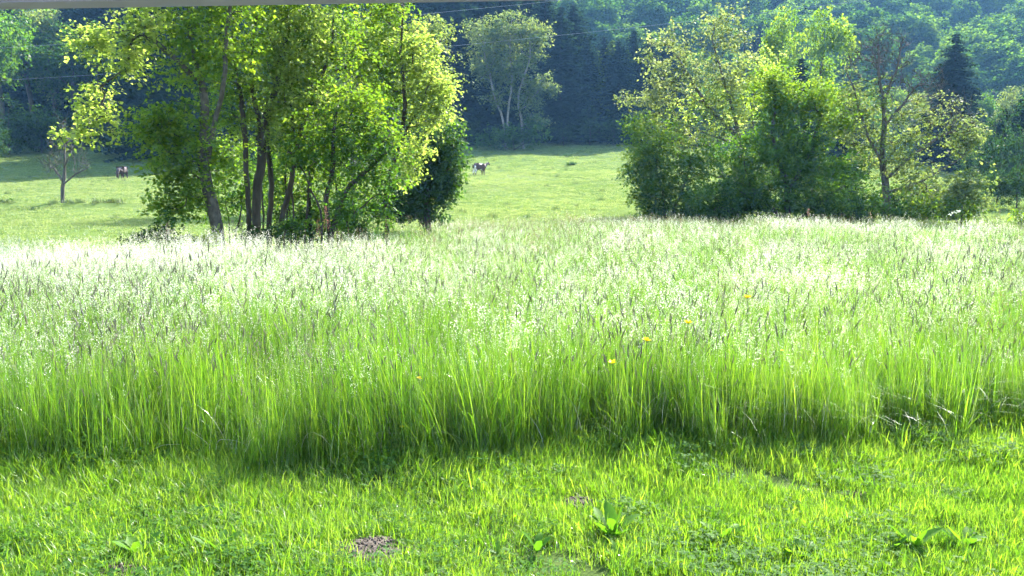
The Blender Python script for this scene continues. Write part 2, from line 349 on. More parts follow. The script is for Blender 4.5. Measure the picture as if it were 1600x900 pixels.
def build_meadow():
    rng = np.random.default_rng(5); vs_ = []
    mats = [M['blade'], M['stalk'], M['seed'], M['seed_red'], M['seed_dark'], M['seed_glare'], M['straw']]
    def tuft(G, kind, far=False):
        """far tufts have fewer, broader blades: single ones cannot be seen there"""
        w = 1.9 if far else 1; sz = 1.6 if far else 1; q = .8 if far else 1; sg = 4 if far else 6
        V, Q, T, _, _ = blades(rng, 14 if far else 34, .14, (.34, .86), (.0022 * w, .0048 * w), (.03, .38), sg, droop=.2); G.add(V, Q, 0, T)
        V, Q, T, _, _ = blades(rng, 3 if far else 7, .14, (.45, .9), (.003 * w, .006 * w), (.5, 1.1), sg, droop=.3); G.add(V, Q, 0, T)
        if not far:
            V, Q, T, _, _ = blades(rng, 16, .14, (.12, .38), (.003, .006), (.2, .9), 4); G.add(V, Q, 0, T * .7)
        V, Q, T, _, _ = blades(rng, 2 if far else 4, .14, (.75, .98), (.003 * w, .005 * w), (.05, .35), sg); G.add(V, Q, 0, T)
        V, Q, T, _, _ = blades(rng, 1 if far else 3, .14, (.3, .8), (.0022 * w, .004 * w), (.2, 1.0), sg, droop=.3); G.add(V, Q, 6, T * .6)
        ns = {'soft': 9, 'mixed': 9, 'red': 8, 'spike': 8, 'leaf': 2, 'fog': 12}[kind]
        V, Q, T, P, D = blades(rng, ns, .15, (.66, 1.04), (.0020 * w, .0030 * w), (.05, .35), sg); G.add(V, Q, 1, T)
        n_ = lambda k: max(4, int(k * q))
        if kind == 'fog': panicles(rng, G, P, D, .13, .012, n_(18), .013 * sz, 5)
        elif kind == 'soft': panicles(rng, G, P, D, .12, .008, n_(14), .0115 * sz, 2)
        elif kind == 'mixed':
            panicles(rng, G, P[:5], D[:5], .15, .016, n_(14), .010 * sz, 2); panicles(rng, G, P[5:], D[5:], .10, .008, n_(12), .011 * sz, 4)
        elif kind == 'red':
            panicles(rng, G, P[:4], D[:4], .22, .011, n_(24), .010 * sz, 3); panicles(rng, G, P[4:], D[4:], .13, .010, n_(12), .011 * sz, 2)
        elif kind == 'spike':
            spikes(rng, G, P[:5], D[:5], .075, .0042 * (1.2 if far else 1), 4); panicles(rng, G, P[5:], D[5:], .13, .010, n_(12), .011 * sz, 2)
        else: panicles(rng, G, P, D, .12, .012, n_(12), .012 * sz, 4)
    def patch(kind, n, rad, far=False):
        G = Geo()
        for k in range(n):
            g = Geo(); kk = kind if rng.uniform() < .6 else ['soft', 'mixed', 'spike', 'leaf'][rng.integers(4)]
            tuft(g, kk, far); a = rng.uniform(0, 6.28); q = rad * math.sqrt((k + .5) / n); w = rng.uniform(0, 6.28); sc_ = rng.uniform(.82, 1.1)
            a = k * 2.4 + rng.uniform(-.3, .3); V = np.concatenate(g.V) * sc_; c, s_ = math.cos(w), math.sin(w)
            V = V @ np.array([[c, s_, 0], [-s_, c, 0], [0, 0, 1]]) + [q * math.cos(a), q * math.sin(a), 0]
            G.V.append(V); G.Q.append(np.concatenate(g.Q) + G.n); G.M.append(np.concatenate(g.M)); G.T.append(np.concatenate(g.T)); G.n += len(V)
        return G.mesh('meadow_tuft', mats)
    kinds = ['soft'] * 3 + ['mixed'] * 3 + ['spike'] * 2 + ['leaf'] * 2 + ['red'] * 2 + ['fog'] * 2
    nk = len(kinds)
    vs_ = [patch(k, 1, 0) for k in kinds] + [patch(k, 13, .46) for k in kinds] + [patch(k, 12, .62, True) for k in kinds]
    def place(n, y0, y1, inner, outer, off, edge):
        """edge: single tufts along the borders, else whole patches inside them"""
        x, y = wedge(rng, n, y0, y1); dn = y - near_edge(x); df = far_edge(x, y) - y
        jn = rng.normal(0, .06, len(x))
        ok = (dn > jn) & (df > rng.normal(0, .25, len(x))) & (((dn < inner) | (df < inner)) if edge else ((dn > outer) & (df > outer)))
        return x[ok], y[ok], np.full(ok.sum(), off)
    sets = [place(5200, 4.2, 9.5, .7, 0, 0, True), place(480, 4.2, 9.5, 0, .5, nk, False), place(620, 9.3, 15, 0, .5, nk, False), place(1700, 14.5, 36, 0, .6, 2 * nk, False)]
    x, y, off = [np.concatenate(q) for q in zip(*sets)]; n = len(x)
    P = np.column_stack([x, y, ground(x, y) - .01])
    rot = np.column_stack([rng.normal(0, .05, n), rng.normal(-.02, .05, n), rng.uniform(0, 6.28, n)])
    rot[:, 0] += .15 * vnoise(x, y, .42, 13) * np.where(off == 0, 1, .5); rot[:, 1] += .15 * vnoise(x, y, .5, 17) * np.where(off == 0, 1, .5)
    rot[:, :2] = np.stack([rot[:, 0] * np.cos(rot[:, 2]) + rot[:, 1] * np.sin(rot[:, 2]), -rot[:, 0] * np.sin(rot[:, 2]) + rot[:, 1] * np.cos(rot[:, 2])], 1)
    e = np.clip((y - near_edge(x)) / .5, 0, 1)
    scl = rng.uniform(.82, 1.08, n) * (.90 + .1 * e) * (1 + .13 * vnoise(x, y, .9, 2) + .06 * vnoise(x, y, 3.1, 7))
    u = rng.uniform(0, 1, n)
    redp = np.clip(.08 + .5 * np.exp(-((x / y - .03) / .22) ** 2) * np.clip((y - 10) / 9, 0, 1) + .16 * vnoise(x, y, 2.2, 5), .01, .65)
    leafp = np.clip(.12 + .3 * vnoise(x, y, .8, 9), 0, .4) * np.clip(1.4 - y / 14, .2, 1)
    vid = np.where(u < redp, rng.integers(10, 12, n), np.where(u < redp + leafp, rng.integers(8, 10, n), rng.integers(0, 8, n)))
    glarep = np.clip((y - 8) / 4, 0, 1) * np.clip(.75 * (-x / y - .12) / .25, 0, .85) + np.clip((y - 8) / 8, 0, 1) * np.clip((x / y - .12) / .3, 0, .16) + .07 + .1 * vnoise(x, y, 1.6, 11)  # whiter tufts, mostly rear left, paint the glare strip into the grass colour
    vid = np.where(rng.uniform(0, 1, n) < glarep, rng.integers(12, 14, n), vid) + off
    scatter('meadow_grass', P, rot, scl, vid, vs_, 'tall uncut meadow grass with pale feathery seed heads', 'grass')
build_meadow()

def build_pasture():
    rng = np.random.default_rng(21); vs_ = []
    for k in range(6):
        G = Geo()
        V, Q, T, _, _ = blades(rng, 70, .42, (.06, .17), (.010, .022), (.2, .9), 3); G.add(V, Q, 0, T)
        vs_.append(G.mesh('pasture_tuft', [M['pasture_blade']]))
    X, Y = [], []
    for n, a, b in ((9000, 15, 45), (26000, 40, 95), (24000, 90, 150)):
        x, y = wedge(rng, n, a, b, .72, 2); X.append(x); Y.append(y)
    x, y = np.concatenate(X), np.concatenate(Y)
    ok = (y > far_edge(x, y) - .5) & (y < forest_edge(x) + 4) & (rng.uniform(0, 1, len(x)) < .75 + .5 * vnoise(x, y, 3, 4))
    x, y = x[ok], y[ok]; n = len(x)
    P = np.column_stack([x, y, ground(x, y) - .01])
    rot = np.column_stack([rng.normal(0, .1, n), rng.normal(0, .1, n), rng.uniform(0, 6.28, n)])
    scl = rng.uniform(.7, 1.2, n) * np.interp(y, [15, 60, 140], [.7, 1, 1.35])
    scatter('pasture_grass', P, rot, scl, rng.integers(0, 6, n), vs_, 'short grazed pasture grass on the slope behind the meadow', 'grass')
    vs_ = []
    for k in range(4):
        G = Geo()
        V, Q, T, _, _ = blades(rng, 60, .28, (.15, .42), (.012, .024), (.1, .6), 3); G.add(V, Q, 0, T)
        vs_.append(G.mesh('tussock', [M['tussock']]))
    x, y = wedge(rng, 420, 44, 136, .7, 2)
    xb = rng.uniform(-46, -17, 170); yb = 57 + .05 * xb + rng.normal(0, .35, 170)
    kb = vnoise(xb, yb, 2.2, 3) > -.35
    x = np.concatenate([x, xb[kb]]); y = np.concatenate([y, yb[kb]])
    n = len(x); P = np.column_stack([x, y, ground(x, y) - .02])
    rot = np.column_stack([rng.normal(0, .08, (n, 2)), rng.uniform(0, 6.28, n)])
    scatter('grass_tussocks', P, rot, rng.uniform(.5, 1.3, n), rng.integers(0, 4, n), vs_, 'darker coarse tussocks dotted over the grazed pasture', 'grass')
build_pasture()

# ------------------------------------------------------------------ trees grown from pixel outlines
def tubes(G, P, par, R, mat=0, rng=None):
    """tubes along every chain of a tree skeleton"""
    n = len(P); kids = [[] for _ in range(n)]
    for i in range(n):
        if par[i] >= 0: kids[par[i]].append(i)
    starts = [i for i in range(n) if par[i] < 0]; stack = list(starts)
    while stack:
        s = stack.pop(); chain = [s] if par[s] < 0 else [par[s], s]
        c = s
        while kids[c]:
            ks = sorted(kids[c], key=lambda k: -R[k]); c = ks[0]; chain.append(c); stack.extend(ks[1:])
        pts = P[chain]; rr = R[chain].copy()
        if par[s] >= 0: rr[0] = R[s]
        if len(pts) < 2: continue
        sides = 9 if rr[0] > .12 else 6 if rr[0] > .04 else 4 if rr[0] > .015 else 3
        T = np.gradient(pts, axis=0); T /= np.linalg.norm(T, axis=1)[:, None] + 1e-9
        ref = np.array([.31, .87, .38]) if abs(T[0] @ np.array([.31, .87, .38])) < .9 else np.array([1, 0, 0.])
        A = np.cross(T, ref); A /= np.linalg.norm(A, axis=1)[:, None] + 1e-9; B = np.cross(T, A)
        a = np.linspace(0, 2 * np.pi, sides + 1)[:-1]
        V = pts[:, None, :] + rr[:, None, None] * (np.cos(a)[None, :, None] * A[:, None, :] + np.sin(a)[None, :, None] * B[:, None, :])
        m = len(pts); i = np.arange(m - 1)[:, None] * sides; j = np.arange(sides)[None, :]; j2 = (j + 1) % sides
        Q = np.stack([i + j, i + j2, i + sides + j2, i + sides + j], -1).reshape(-1, 4)
        G.add(V.reshape(-1, 3), Q, mat, .5)
def skeleton(rng, trunks, tips, R0, rtip, step, rise=.12):
    P, par = [], []; keep = []
    for t in trunks:
        t = np.asarray(t, float); seg = []
        for a, b in zip(t[:-1], t[1:]):
            k = max(1, int(np.linalg.norm(b - a) / step)); seg += [a + (b - a) * j / k for j in range(k)]
        seg.append(t[-1]); seg = np.array(seg)
        if len(seg) > 4:
            sm = seg.copy(); sm[1:-1] = (seg[:-2] + 2 * seg[1:-1] + seg[2:]) / 4; seg = sm
            seg[1:-1] += rng.normal(0, step * .035, (len(seg) - 2, 3))
            uu = np.linspace(0, 1, len(seg)); Lt = np.linalg.norm(seg[-1] - seg[0])
            for ax in (0, 1): seg[:, ax] += .012 * Lt * np.sin(uu * rng.uniform(9, 15) + rng.uniform(0, 6)) * np.sin(np.pi * uu)
        root = -1
        if P:                                  # a fork grows out of the stem it starts on
            d = np.linalg.norm(np.array(P) - seg[0], axis=1); j = int(d.argmin())
            if d[j] < max(.4, step * 1.3): root = j
        for k, p in enumerate(seg):
            P.append(p); par.append(root if k == 0 else len(P) - 2)
    depth = [0.0] * len(P); P = [np.array(p) for p in P]
    A = np.array(P); dmin = np.min(np.linalg.norm(tips[:, None, :] - A[None, :, :], axis=2), axis=1)
    ends = []
    arr = np.zeros((len(P) + len(tips) * 14, 3)); arr[:len(P)] = A; dep = np.zeros(len(arr)); n = len(P)
    for ti in np.argsort(dmin):
        t = tips[ti]; d = t - arr[:n]; dist = np.linalg.norm(d, axis=1)
        cost = dist + np.maximum(0, arr[:n, 2] - t[2] + .25 * dist) * .9 + .12 * dep[:n]
        j = int(cost.argmin()); a = arr[j]; L = dist[j]
        k = int(min(13, max(1, round(L / step)))); ctrl = (a + t) / 2 + np.array([0, 0, rise * L]) + rng.normal(0, .07 * L + 1e-6, 3)
        prev = j
        for s in range(1, k + 1):
            u = s / k; q = (1 - u) ** 2 * a + 2 * u * (1 - u) * ctrl + u * u * t
            if s < k: q = q + rng.normal(0, step * .06, 3)
            arr[n] = q; dep[n] = dep[j] + L * u; par.append(prev); prev = n; n += 1
        ends.append(prev)
    P = arr[:n]; par = np.array(par)
    e = 1.85; acc = np.zeros(n); order = np.arange(n)[::-1]
    haskid = np.zeros(n, bool); haskid[par[par >= 0]] = True
    acc[~haskid] = rtip ** e
    for i in order:
        if par[i] >= 0: acc[par[i]] += acc[i]
    R = acc ** (1 / e)
    rb = max(R[0], 1e-4); R = rtip + (R - rtip) * (R0 - rtip) / max(rb - rtip, 1e-4)
    return P, par, np.maximum(R, rtip * .8), np.array(ends)
def foliage(rng, centres, per, sig, size, flat=.6, up=.5, aspect=.75, tone=.35):
    """sprays of leaves along short twigs round each branch tip"""
    lp = 8; nt_ = max(1, int(round(per / lp))); n = len(centres); m = n * nt_
    C = np.repeat(centres, nt_, 0); st = C + rng.normal(size=(m, 3)) * sig * .55 * np.array([1, 1, flat])
    D = rng.normal(size=(m, 3)) * np.array([1, 1, .45]) + (st - C) / sig * .8; D[:, 2] -= .1; D /= np.linalg.norm(D, axis=1)[:, None]
    L = sig * rng.uniform(.9, 1.9, m)
    u = (np.arange(lp) + .5)[None, :] / lp + rng.normal(0, .04, (m, lp))
    P = st[:, None, :] + D[:, None, :] * (L[:, None] * u)[:, :, None] + np.array([0, 0, -1.]) * (.25 * L[:, None] * u ** 2)[:, :, None] + rng.normal(size=(m, lp, 3)) * size * .35
    S = np.cross(D, [0, 0, 1.]); S /= np.linalg.norm(S, axis=1)[:, None] + 1e-9
    sg = np.where(np.arange(lp) % 2, 1., -1.)[None, :, None]
    a = D[:, None, :] * .6 + S[:, None, :] * sg * .8 + rng.normal(size=(m, lp, 3)) * .4 + np.array([0, 0, -.35])
    P, a = P.reshape(-1, 3), a.reshape(-1, 3); k = m * lp; a /= np.linalg.norm(a, axis=1)[:, None]
    nr = rng.normal(size=(k, 3)) * .6; nr[:, 2] += up * 1.7; s = np.cross(nr, a); s /= np.linalg.norm(s, axis=1)[:, None] + 1e-9
    nn = np.cross(a, s); Lf = (size * rng.uniform(.55, 1.3, k))[:, None]; W = Lf * aspect * rng.uniform(.7, 1.1, (k, 1))
    V = np.stack([P, P + a * Lf * .5 + s * W * .5 + nn * W * .16, P + a * Lf, P + a * Lf * .5 - s * W * .5 + nn * W * .16], 1).reshape(-1, 3)
    t = np.clip(np.repeat(rng.uniform(.5 - tone, .5 + tone, n), nt_ * lp) + np.repeat(rng.normal(0, .1, m), lp) + rng.normal(0, .12, k), 0, 1)
    return V, np.arange(k * 4).reshape(-1, 4), np.repeat(t, 4)
def pix_blobs(rng, blobs, depth, shell=.45):
    """blobs: (px, py, rx px, ry px, tips[, depth shift m]) -> points in ellipsoids standing at that depth"""
    out = []
    for b in blobs:
        cx, cyy, rx, ry, n = b[:5]; dy = b[5] if len(b) > 5 else 0
        c = at(cx, cyy, depth + dy); k = (depth + dy) / FPX
        v = rng.normal(size=(n, 3)); v /= np.linalg.norm(v, axis=1)[:, None]
        r = rng.uniform(0, 1, n) ** shell
        out.append(c + v * r[:, None] * np.array([rx * k, .85 * (rx + ry) / 2 * k, ry * k]))
    return np.concatenate(out)
def pix_tree(name, label, cat, depth, trunks, crowns, R0, bark='bark', leaf=.13, per=30, sig=.33, step=None, bare=None, rtip=.006,
             seed=1, group=None, flat=.6, shell=.45, jit=.5, rise=.12):
    """trunks: pixel polylines; crowns: list of (leaf material, blobs); bare: blobs reached by leafless twigs"""
    rng = np.random.default_rng(seed); step = step or max(.25, depth * .012)
    tr = []
    for t in trunks:
        dj = rng.normal(0, jit * .4); pts = []
        for q, p in enumerate(t):
            pts.append(at(p[0], p[1], depth + (p[2] if len(p) > 2 else dj * q / max(1, len(t) - 1))))
        tr.append(pts)
    b0 = tr[0][0]; zb = gz(b0[0], b0[1]); base = np.array([b0[0], b0[1], zb])
    for t, src in zip(tr, trunks):
        if src[0][1] >= trunks[0][0][1] - 12: t[0] = np.array([t[0][0], t[0][1], gz(t[0][0], t[0][1]) - .08])
    sets = [pix_blobs(rng, bl, depth, shell) for _, bl in crowns]
    alls = sets + ([pix_blobs(rng, bare, depth, shell)] if bare else [])
    tips = np.concatenate(alls); tips[:, 2] = np.maximum(tips[:, 2], ground(tips[:, 0], tips[:, 1]) + .15)
    k0 = 0
    for q in range(len(alls)): alls[q] = tips[k0:k0 + len(alls[q])]; k0 += len(alls[q])
    P, par, R, ends = skeleton(rng, tr, tips, R0, rtip, step, rise)
    root = empty(name, tuple(base), label, cat, group)
    G = Geo(); tubes(G, P, par, R, 0, rng)
    if bare:                                   # fine leafless twigs
        tw = np.repeat(alls[-1], 4, 0); D = rng.normal(size=tw.shape); D[:, 2] += .9; D /= np.linalg.norm(D, axis=1)[:, None]
        G.add(*cards(rng, tw, rng.uniform(.3, .9, len(tw)) * depth / 44, (.02 * depth / 44), D, np.zeros(len(tw)))[:2], 0)
    link('trunk', G.mesh('trunk', [M[bark]], True, base), root)
    for (mat, bl), cs in zip(crowns, alls):
        V, Q, T = foliage(rng, cs, per, sig, leaf, flat)
        V[:, 2] = np.maximum(V[:, 2], zb + .02)
        link('crown', mesh_np('crown', V - base, Q, [M[mat]], None, T), root)
    return root

# --- the grove on the left
pix_tree('maple_tree', 'maple with mottled grey trunk and drooping yellow sprays reaching towards the lone bare tree', 'tree', 19,
    [[(342, 400), (337, 345), (324, 255), (318, 190), (303, 90), (288, -50)], [(324, 255), (345, 150), (356, 60), (366, -70)], [(303, 120), (240, 60), (170, 40)]],
    [('l_yellow', [(160, 65, 40, 22, 24), (190, 105, 30, 20, 10), (148, 160, 18, 30, 13), (160, 188, 16, 16, 7), (124, 208, 16, 18, 8), (230, 35, 56, 32, 24), (205, 70, 22, 26, 7)]),
     ('l_fresh', [(300, 20, 80, 60, 50), (310, -60, 60, 50, 40), (360, -40, 80, 60, 50), (290, 110, 60, 50, 24), (350, 90, 60, 60, 26)]),
     ('l_fresh', [(248, 212, 32, 26, 20), (264, 265, 30, 26, 14), (290, 300, 56, 30, 26), (255, 325, 28, 22, 12), (330, 250, 46, 50, 12)]), ('l_fresh', [(270, 190, 64, 36, 32), (290, 245, 50, 36, 24), (240, 196, 26, 16, 9)])],
    .15, 'bark_grey', leaf=.105, per=46, sig=.24, seed=3)
pix_tree('maple_tree', 'tall double stemmed tree with dark trunks in the middle of the grove', 'tree', 21.5,
    [[(392, 402), (388, 330), (381, 250), (376, 150), (368, 40), (362, -90)], [(404, 402), (401, 300), (404, 200), (396, 80), (402, -80)], [(404, 220), (432, 130), (452, 40)]],
    [('l_fresh', [(390, 70, 70, 70, 52), (430, 20, 70, 50, 46), (410, -60, 90, 50, 40), (352, 150, 40, 60, 36)]),
     ('l_yellow', [(430, 120, 60, 60, 50), (470, 50, 50, 50, 44), (410, 190, 40, 40, 24)])],
    .15, 'bark_dark', leaf=.10, per=48, sig=.28, seed=4)
pix_tree('maple_tree', 'slim leaning tree beside the double stemmed trunk in the grove', 'tree', 22.5,
    [[(432, 398), (440, 330), (462, 250), (487, 170), (515, 60), (530, -60)], [(462, 250), (455, 150), (440, 40)]],
    [('l_fresh', [(480, 130, 60, 60, 60), (520, 60, 50, 60, 50), (520, -40, 70, 50, 40), (450, 220, 46, 34, 26)]), ('l_yellow', [(500, 190, 50, 44, 34), (460, 60, 40, 60, 30)])],
    .085, 'bark_dark', leaf=.10, per=48, sig=.27, seed=5)
pix_tree('slender_tree', 'thin straight pole stem between the thicker trunks of the grove', 'tree', 23.5,
    [[(421, 395), (420, 320), (423, 230), (430, 120), (436, 10), (440, -60)]],
    [('l_fresh', [(432, 60, 46, 80, 40), (436, 160, 40, 40, 18)])], .085, 'bark_dark', leaf=.12, per=28, sig=.27, seed=6)
pix_tree('slender_tree', 'thin straight pole stem at the back of the grove by the hazel', 'tree', 25,
    [[(487, 385), (484, 300), (486, 200), (495, 90), (500, -20)]],
    [('l_yellow', [(495, 60, 50, 70, 36), (560, 90, 30, 60, 26)])], .08, 'bark_dark', leaf=.12, per=28, sig=.28, seed=16)
pix_tree('hazel_tree', 'many stemmed hazel with leaning dark stems and green leaves in the grove', 'tree', 20.5,
    [[(515, 398), (523, 330), (548, 290), (590, 250), (615, 225)], [(505, 398), (500, 330), (478, 270), (450, 235)], [(510, 398), (513, 310), (522, 220), (530, 150)], [(520, 398), (540, 345), (580, 310)]],
    [('l_mid', [(560, 215, 66, 50, 70), (520, 250, 56, 40, 44), (600, 265, 34, 36, 40), (475, 235, 40, 30, 26), (560, 300, 34, 24, 20)]),
     ('l_fresh', [(550, 160, 56, 40, 60), (500, 200, 40, 36, 28), (596, 205, 34, 34, 26)])],
    .11, 'bark_dark', leaf=.10, per=34, sig=.25, seed=7)
pix_tree('flowering_maple_tree', 'maple with cream yellow flower clusters beside the dense dark conical tree', 'tree', 26,
    [[(604, 385), (606, 310), (622, 220), (632, 130), (630, 20), (625, -60)], [(622, 230), (655, 170), (676, 120)]],
    [('l_yellow', [(655, 120, 42, 34, 46), (672, 175, 28, 44, 34), (635, 70, 46, 36, 40), (646, 235, 28, 32, 24), (625, 265, 26, 24, 16), (690, 130, 14, 30, 10)]),
     ('l_fresh', [(590, 90, 50, 70, 60), (600, 10, 60, 50, 44), (610, 180, 30, 50, 30)])],
    .10, 'bark_dark', leaf=.115, per=46, sig=.27, seed=8)
pix_tree('broadleaf_tree', 'tall pale green tree rising behind the flowering maple of the grove', 'tree', 58,
    [[(648, 345), (650, 260), (655, 150), (660, 40)], [(655, 200), (680, 130), (690, 60)]],
    [('l_pale', [(665, 60, 44, 40, 70), (685, 130, 26, 50, 50), (640, 130, 50, 60, 60), (700, 190, 14, 30, 18), (600, 60, 50, 50, 50), (660, 220, 40, 40, 40)])],
    .3, 'bark', leaf=.22, per=34, sig=.55, seed=9)
pix_tree('dense_shrub_tree', 'dense dark green conical tree leafy to the ground at the end of the grove', 'tree', 36,
    [[(668, 352), (668, 280), (676, 190)], [(668, 352), (640, 310), (630, 290)]],
    [('l_dark', [(690, 235, 28, 60, 90), (682, 285, 36, 40, 80), (640, 305, 46, 36, 80), (610, 322, 44, 18, 36), (660, 332, 44, 14, 34), (655, 230, 34, 44, 60)]), ('l_mid', [(712, 240, 9, 50, 22), (706, 290, 10, 30, 12)])],
    .2, 'bark_dark', leaf=.16, per=42, sig=.30, seed=10)
pix_tree('hazel_tree', 'leafy bush filling the space between the trunks of the grove', 'bush', 25,
    [[(455, 392), (455, 350), (450, 310)], [(450, 392), (430, 340)], [(460, 392), (480, 330)]],
    [('l_mid', [(455, 320, 50, 40, 50), (500, 330, 40, 30, 30), (430, 280, 44, 44, 40), (590, 335, 30, 24, 24)]), ('l_dark', [(540, 340, 34, 24, 30), (470, 352, 50, 16, 34)]), ('l_fresh', [(480, 280, 50, 40, 40), (540, 290, 40, 34, 30)])],
    .06, 'bark_dark', leaf=.11, per=30, sig=.28, seed=11)
pix_tree('broadleaf_tree', 'pale tree with visible branches behind the middle of the grove', 'tree', 56,
    [[(545, 348), (550, 260), (558, 150), (562, 50)], [(555, 170), (535, 100), (522, 40)], [(556, 150), (580, 90), (590, 40)]],
    [('l_pale', [(560, 70, 44, 56, 60), (520, 70, 40, 56, 46), (545, 160, 44, 40, 40), (600, 110, 30, 40, 26), (480, 110, 44, 50, 40)])], .26, 'bark', leaf=.2, per=24, sig=.5, seed=17)
pix_tree('hazel_tree', 'thin stemmed leafy bush behind the mottled and double trunks', 'bush', 27,
    [[(360, 392), (358, 350), (350, 290)], [(366, 392), (375, 330), (385, 270)], [(356, 392), (330, 340), (310, 300)], [(372, 392), (395, 340), (410, 300)]],
    [('l_mid', [(350, 300, 44, 40, 50), (390, 280, 40, 44, 44), (310, 320, 30, 26, 22)]), ('l_fresh', [(360, 245, 44, 40, 44), (410, 310, 30, 30, 20)])], .05, 'bark_dark', leaf=.11, per=36, sig=.26, seed=18)
for q, (px, dx, Yq) in enumerate([(462, -8, 23.2), (476, 10, 24), (445, 6, 24.5), (530, -14, 22.8), (548, 12, 23.6), (412, -6, 24.2)]):
    pix_tree('slender_tree', ['crooked sapling just behind the slim leaning tree', 'sapling leaning towards the hazel behind the slim leaning tree', 'sapling beside the thin straight pole stem', 'sapling leaning over the hazel stems',
        'sapling rising through the right arms of the hazel crown'.replace('right ', 'outer '), 'sapling close to the double stemmed trunk'][q], 'tree', Yq,
        [[(px, 395), (px + dx * .3, 320), (px + dx, 230), (px + dx * 2, 140)]], [('l_fresh', [(px + dx * 1.6, 170, 30, 50, 16), (px + dx, 240, 26, 30, 8)])], .035, 'bark_dark', leaf=.10, per=40, sig=.26, seed=90 + q)
# undergrowth at the foot of the grove
pix_tree('bramble_bush', 'low dark bush at the foot of the grove near the mottled trunk', 'bush', 18,
    [[(250, 420), (252, 380), (245, 350)], [(255, 420), (275, 370)], [(245, 420), (225, 372)]],
    [('l_dark', [(245, 365, 32, 20, 40), (210, 375, 22, 8, 10), (275, 378, 22, 10, 14)]), ('l_mid', [(258, 345, 24, 14, 14)])], .02, 'bark_dark', leaf=.07, per=26, sig=.12, rtip=.003, seed=12)
pix_tree('bramble_bush', 'low sunlit yellow green herbs between bush and mottled trunk', 'bush', 18.2,
    [[(300, 415), (300, 385)], [(320, 415), (322, 375)]],
    [('l_yellow', [(305, 376, 34, 8, 30), (330, 366, 12, 8, 10)])], .012, 'bark_dark', leaf=.07, per=24, sig=.1, rtip=.003, seed=13)
pix_tree('bramble_bush', 'dark bramble mound at the foot of the double trunk', 'bush', 19.6,
    [[(400, 410), (400, 370)], [(440, 410), (445, 362)]],
    [('l_dark', [(400, 366, 30, 14, 36), (450, 360, 40, 16, 44)]), ('l_mid', [(470, 350, 30, 10, 16)])], .014, 'bark_dark', leaf=.075, per=26, sig=.12, rtip=.003, seed=14)
pix_tree('bramble_bush', 'green bramble mound at the foot of the grove under the hazel', 'bush', 19.3,
    [[(540, 405), (545, 355)], [(560, 405), (562, 358)]],
    [('l_mid', [(545, 345, 28, 24, 40), (530, 318, 18, 24, 18)]), ('l_dark', [(566, 358, 20, 12, 20)])], .014, 'bark_dark', leaf=.075, per=26, sig=.12, rtip=.003, seed=15)

# --- the thicket on the right
pix_tree('broadleaf_tree', 'tall loose tree with buff young leaves rising from the thicket', 'tree', 51,
    [[(1165, 348), (1160, 260), (1142, 160), (1112, 60)], [(1160, 270), (1174, 200), (1182, 130), (1186, 50)], [(1160, 280), (1190, 220), (1205, 160)], [(1150, 210), (1100, 160), (1060, 90)]],
    [('l_buff', [(1055, 85, 48, 50, 60), (1130, 45, 44, 34, 44), (1030, 150, 36, 40, 34), (985, 152, 16, 20, 8), (1090, 130, 70, 40, 44), (1150, 100, 50, 40, 36)]),
     ('l_yellow', [(1165, 130, 44, 44, 40), (1115, 165, 70, 40, 56), (1195, 120, 30, 40, 24)]), ('l_pale', [(1070, 215, 64, 46, 64), (1120, 250, 50, 40, 36), (1150, 190, 60, 40, 30), (1020, 190, 36, 44, 40), (1030, 245, 40, 40, 30)])],
    .28, 'bark', leaf=.19, per=32, sig=.40, seed=20, shell=.5)
pix_tree('rounded_bush', 'big rounded green bush at the pasture end of the thicket under the buff leaved tree', 'bush', 46,
    [[(1040, 350), (1035, 300), (1020, 240)], [(1045, 350), (1070, 290), (1080, 250)]],
    [('l_mid', [(1020, 275, 42, 44, 80), (1065, 305, 54, 44, 90), (1030, 332, 40, 16, 40), (1085, 338, 40, 14, 30), (1090, 250, 40, 34, 40)]), ('l_fresh', [(1000, 245, 24, 40, 36), (1000, 200, 22, 24, 18), (1008, 305, 22, 20, 16), (1030, 215, 36, 30, 26)])],
    .12, 'bark_dark', leaf=.16, per=56, sig=.36, seed=21)
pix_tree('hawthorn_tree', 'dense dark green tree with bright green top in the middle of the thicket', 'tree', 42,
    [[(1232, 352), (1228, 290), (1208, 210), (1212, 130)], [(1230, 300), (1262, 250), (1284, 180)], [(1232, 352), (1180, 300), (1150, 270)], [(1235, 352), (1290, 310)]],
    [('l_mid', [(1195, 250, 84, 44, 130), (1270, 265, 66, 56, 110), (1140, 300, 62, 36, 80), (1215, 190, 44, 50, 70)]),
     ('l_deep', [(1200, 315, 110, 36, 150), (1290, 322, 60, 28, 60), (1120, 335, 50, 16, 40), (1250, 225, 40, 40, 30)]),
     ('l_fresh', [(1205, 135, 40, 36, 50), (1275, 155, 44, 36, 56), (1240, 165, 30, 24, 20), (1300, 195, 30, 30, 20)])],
    .26, 'bark_dark', leaf=.15, per=64, sig=.34, seed=22)
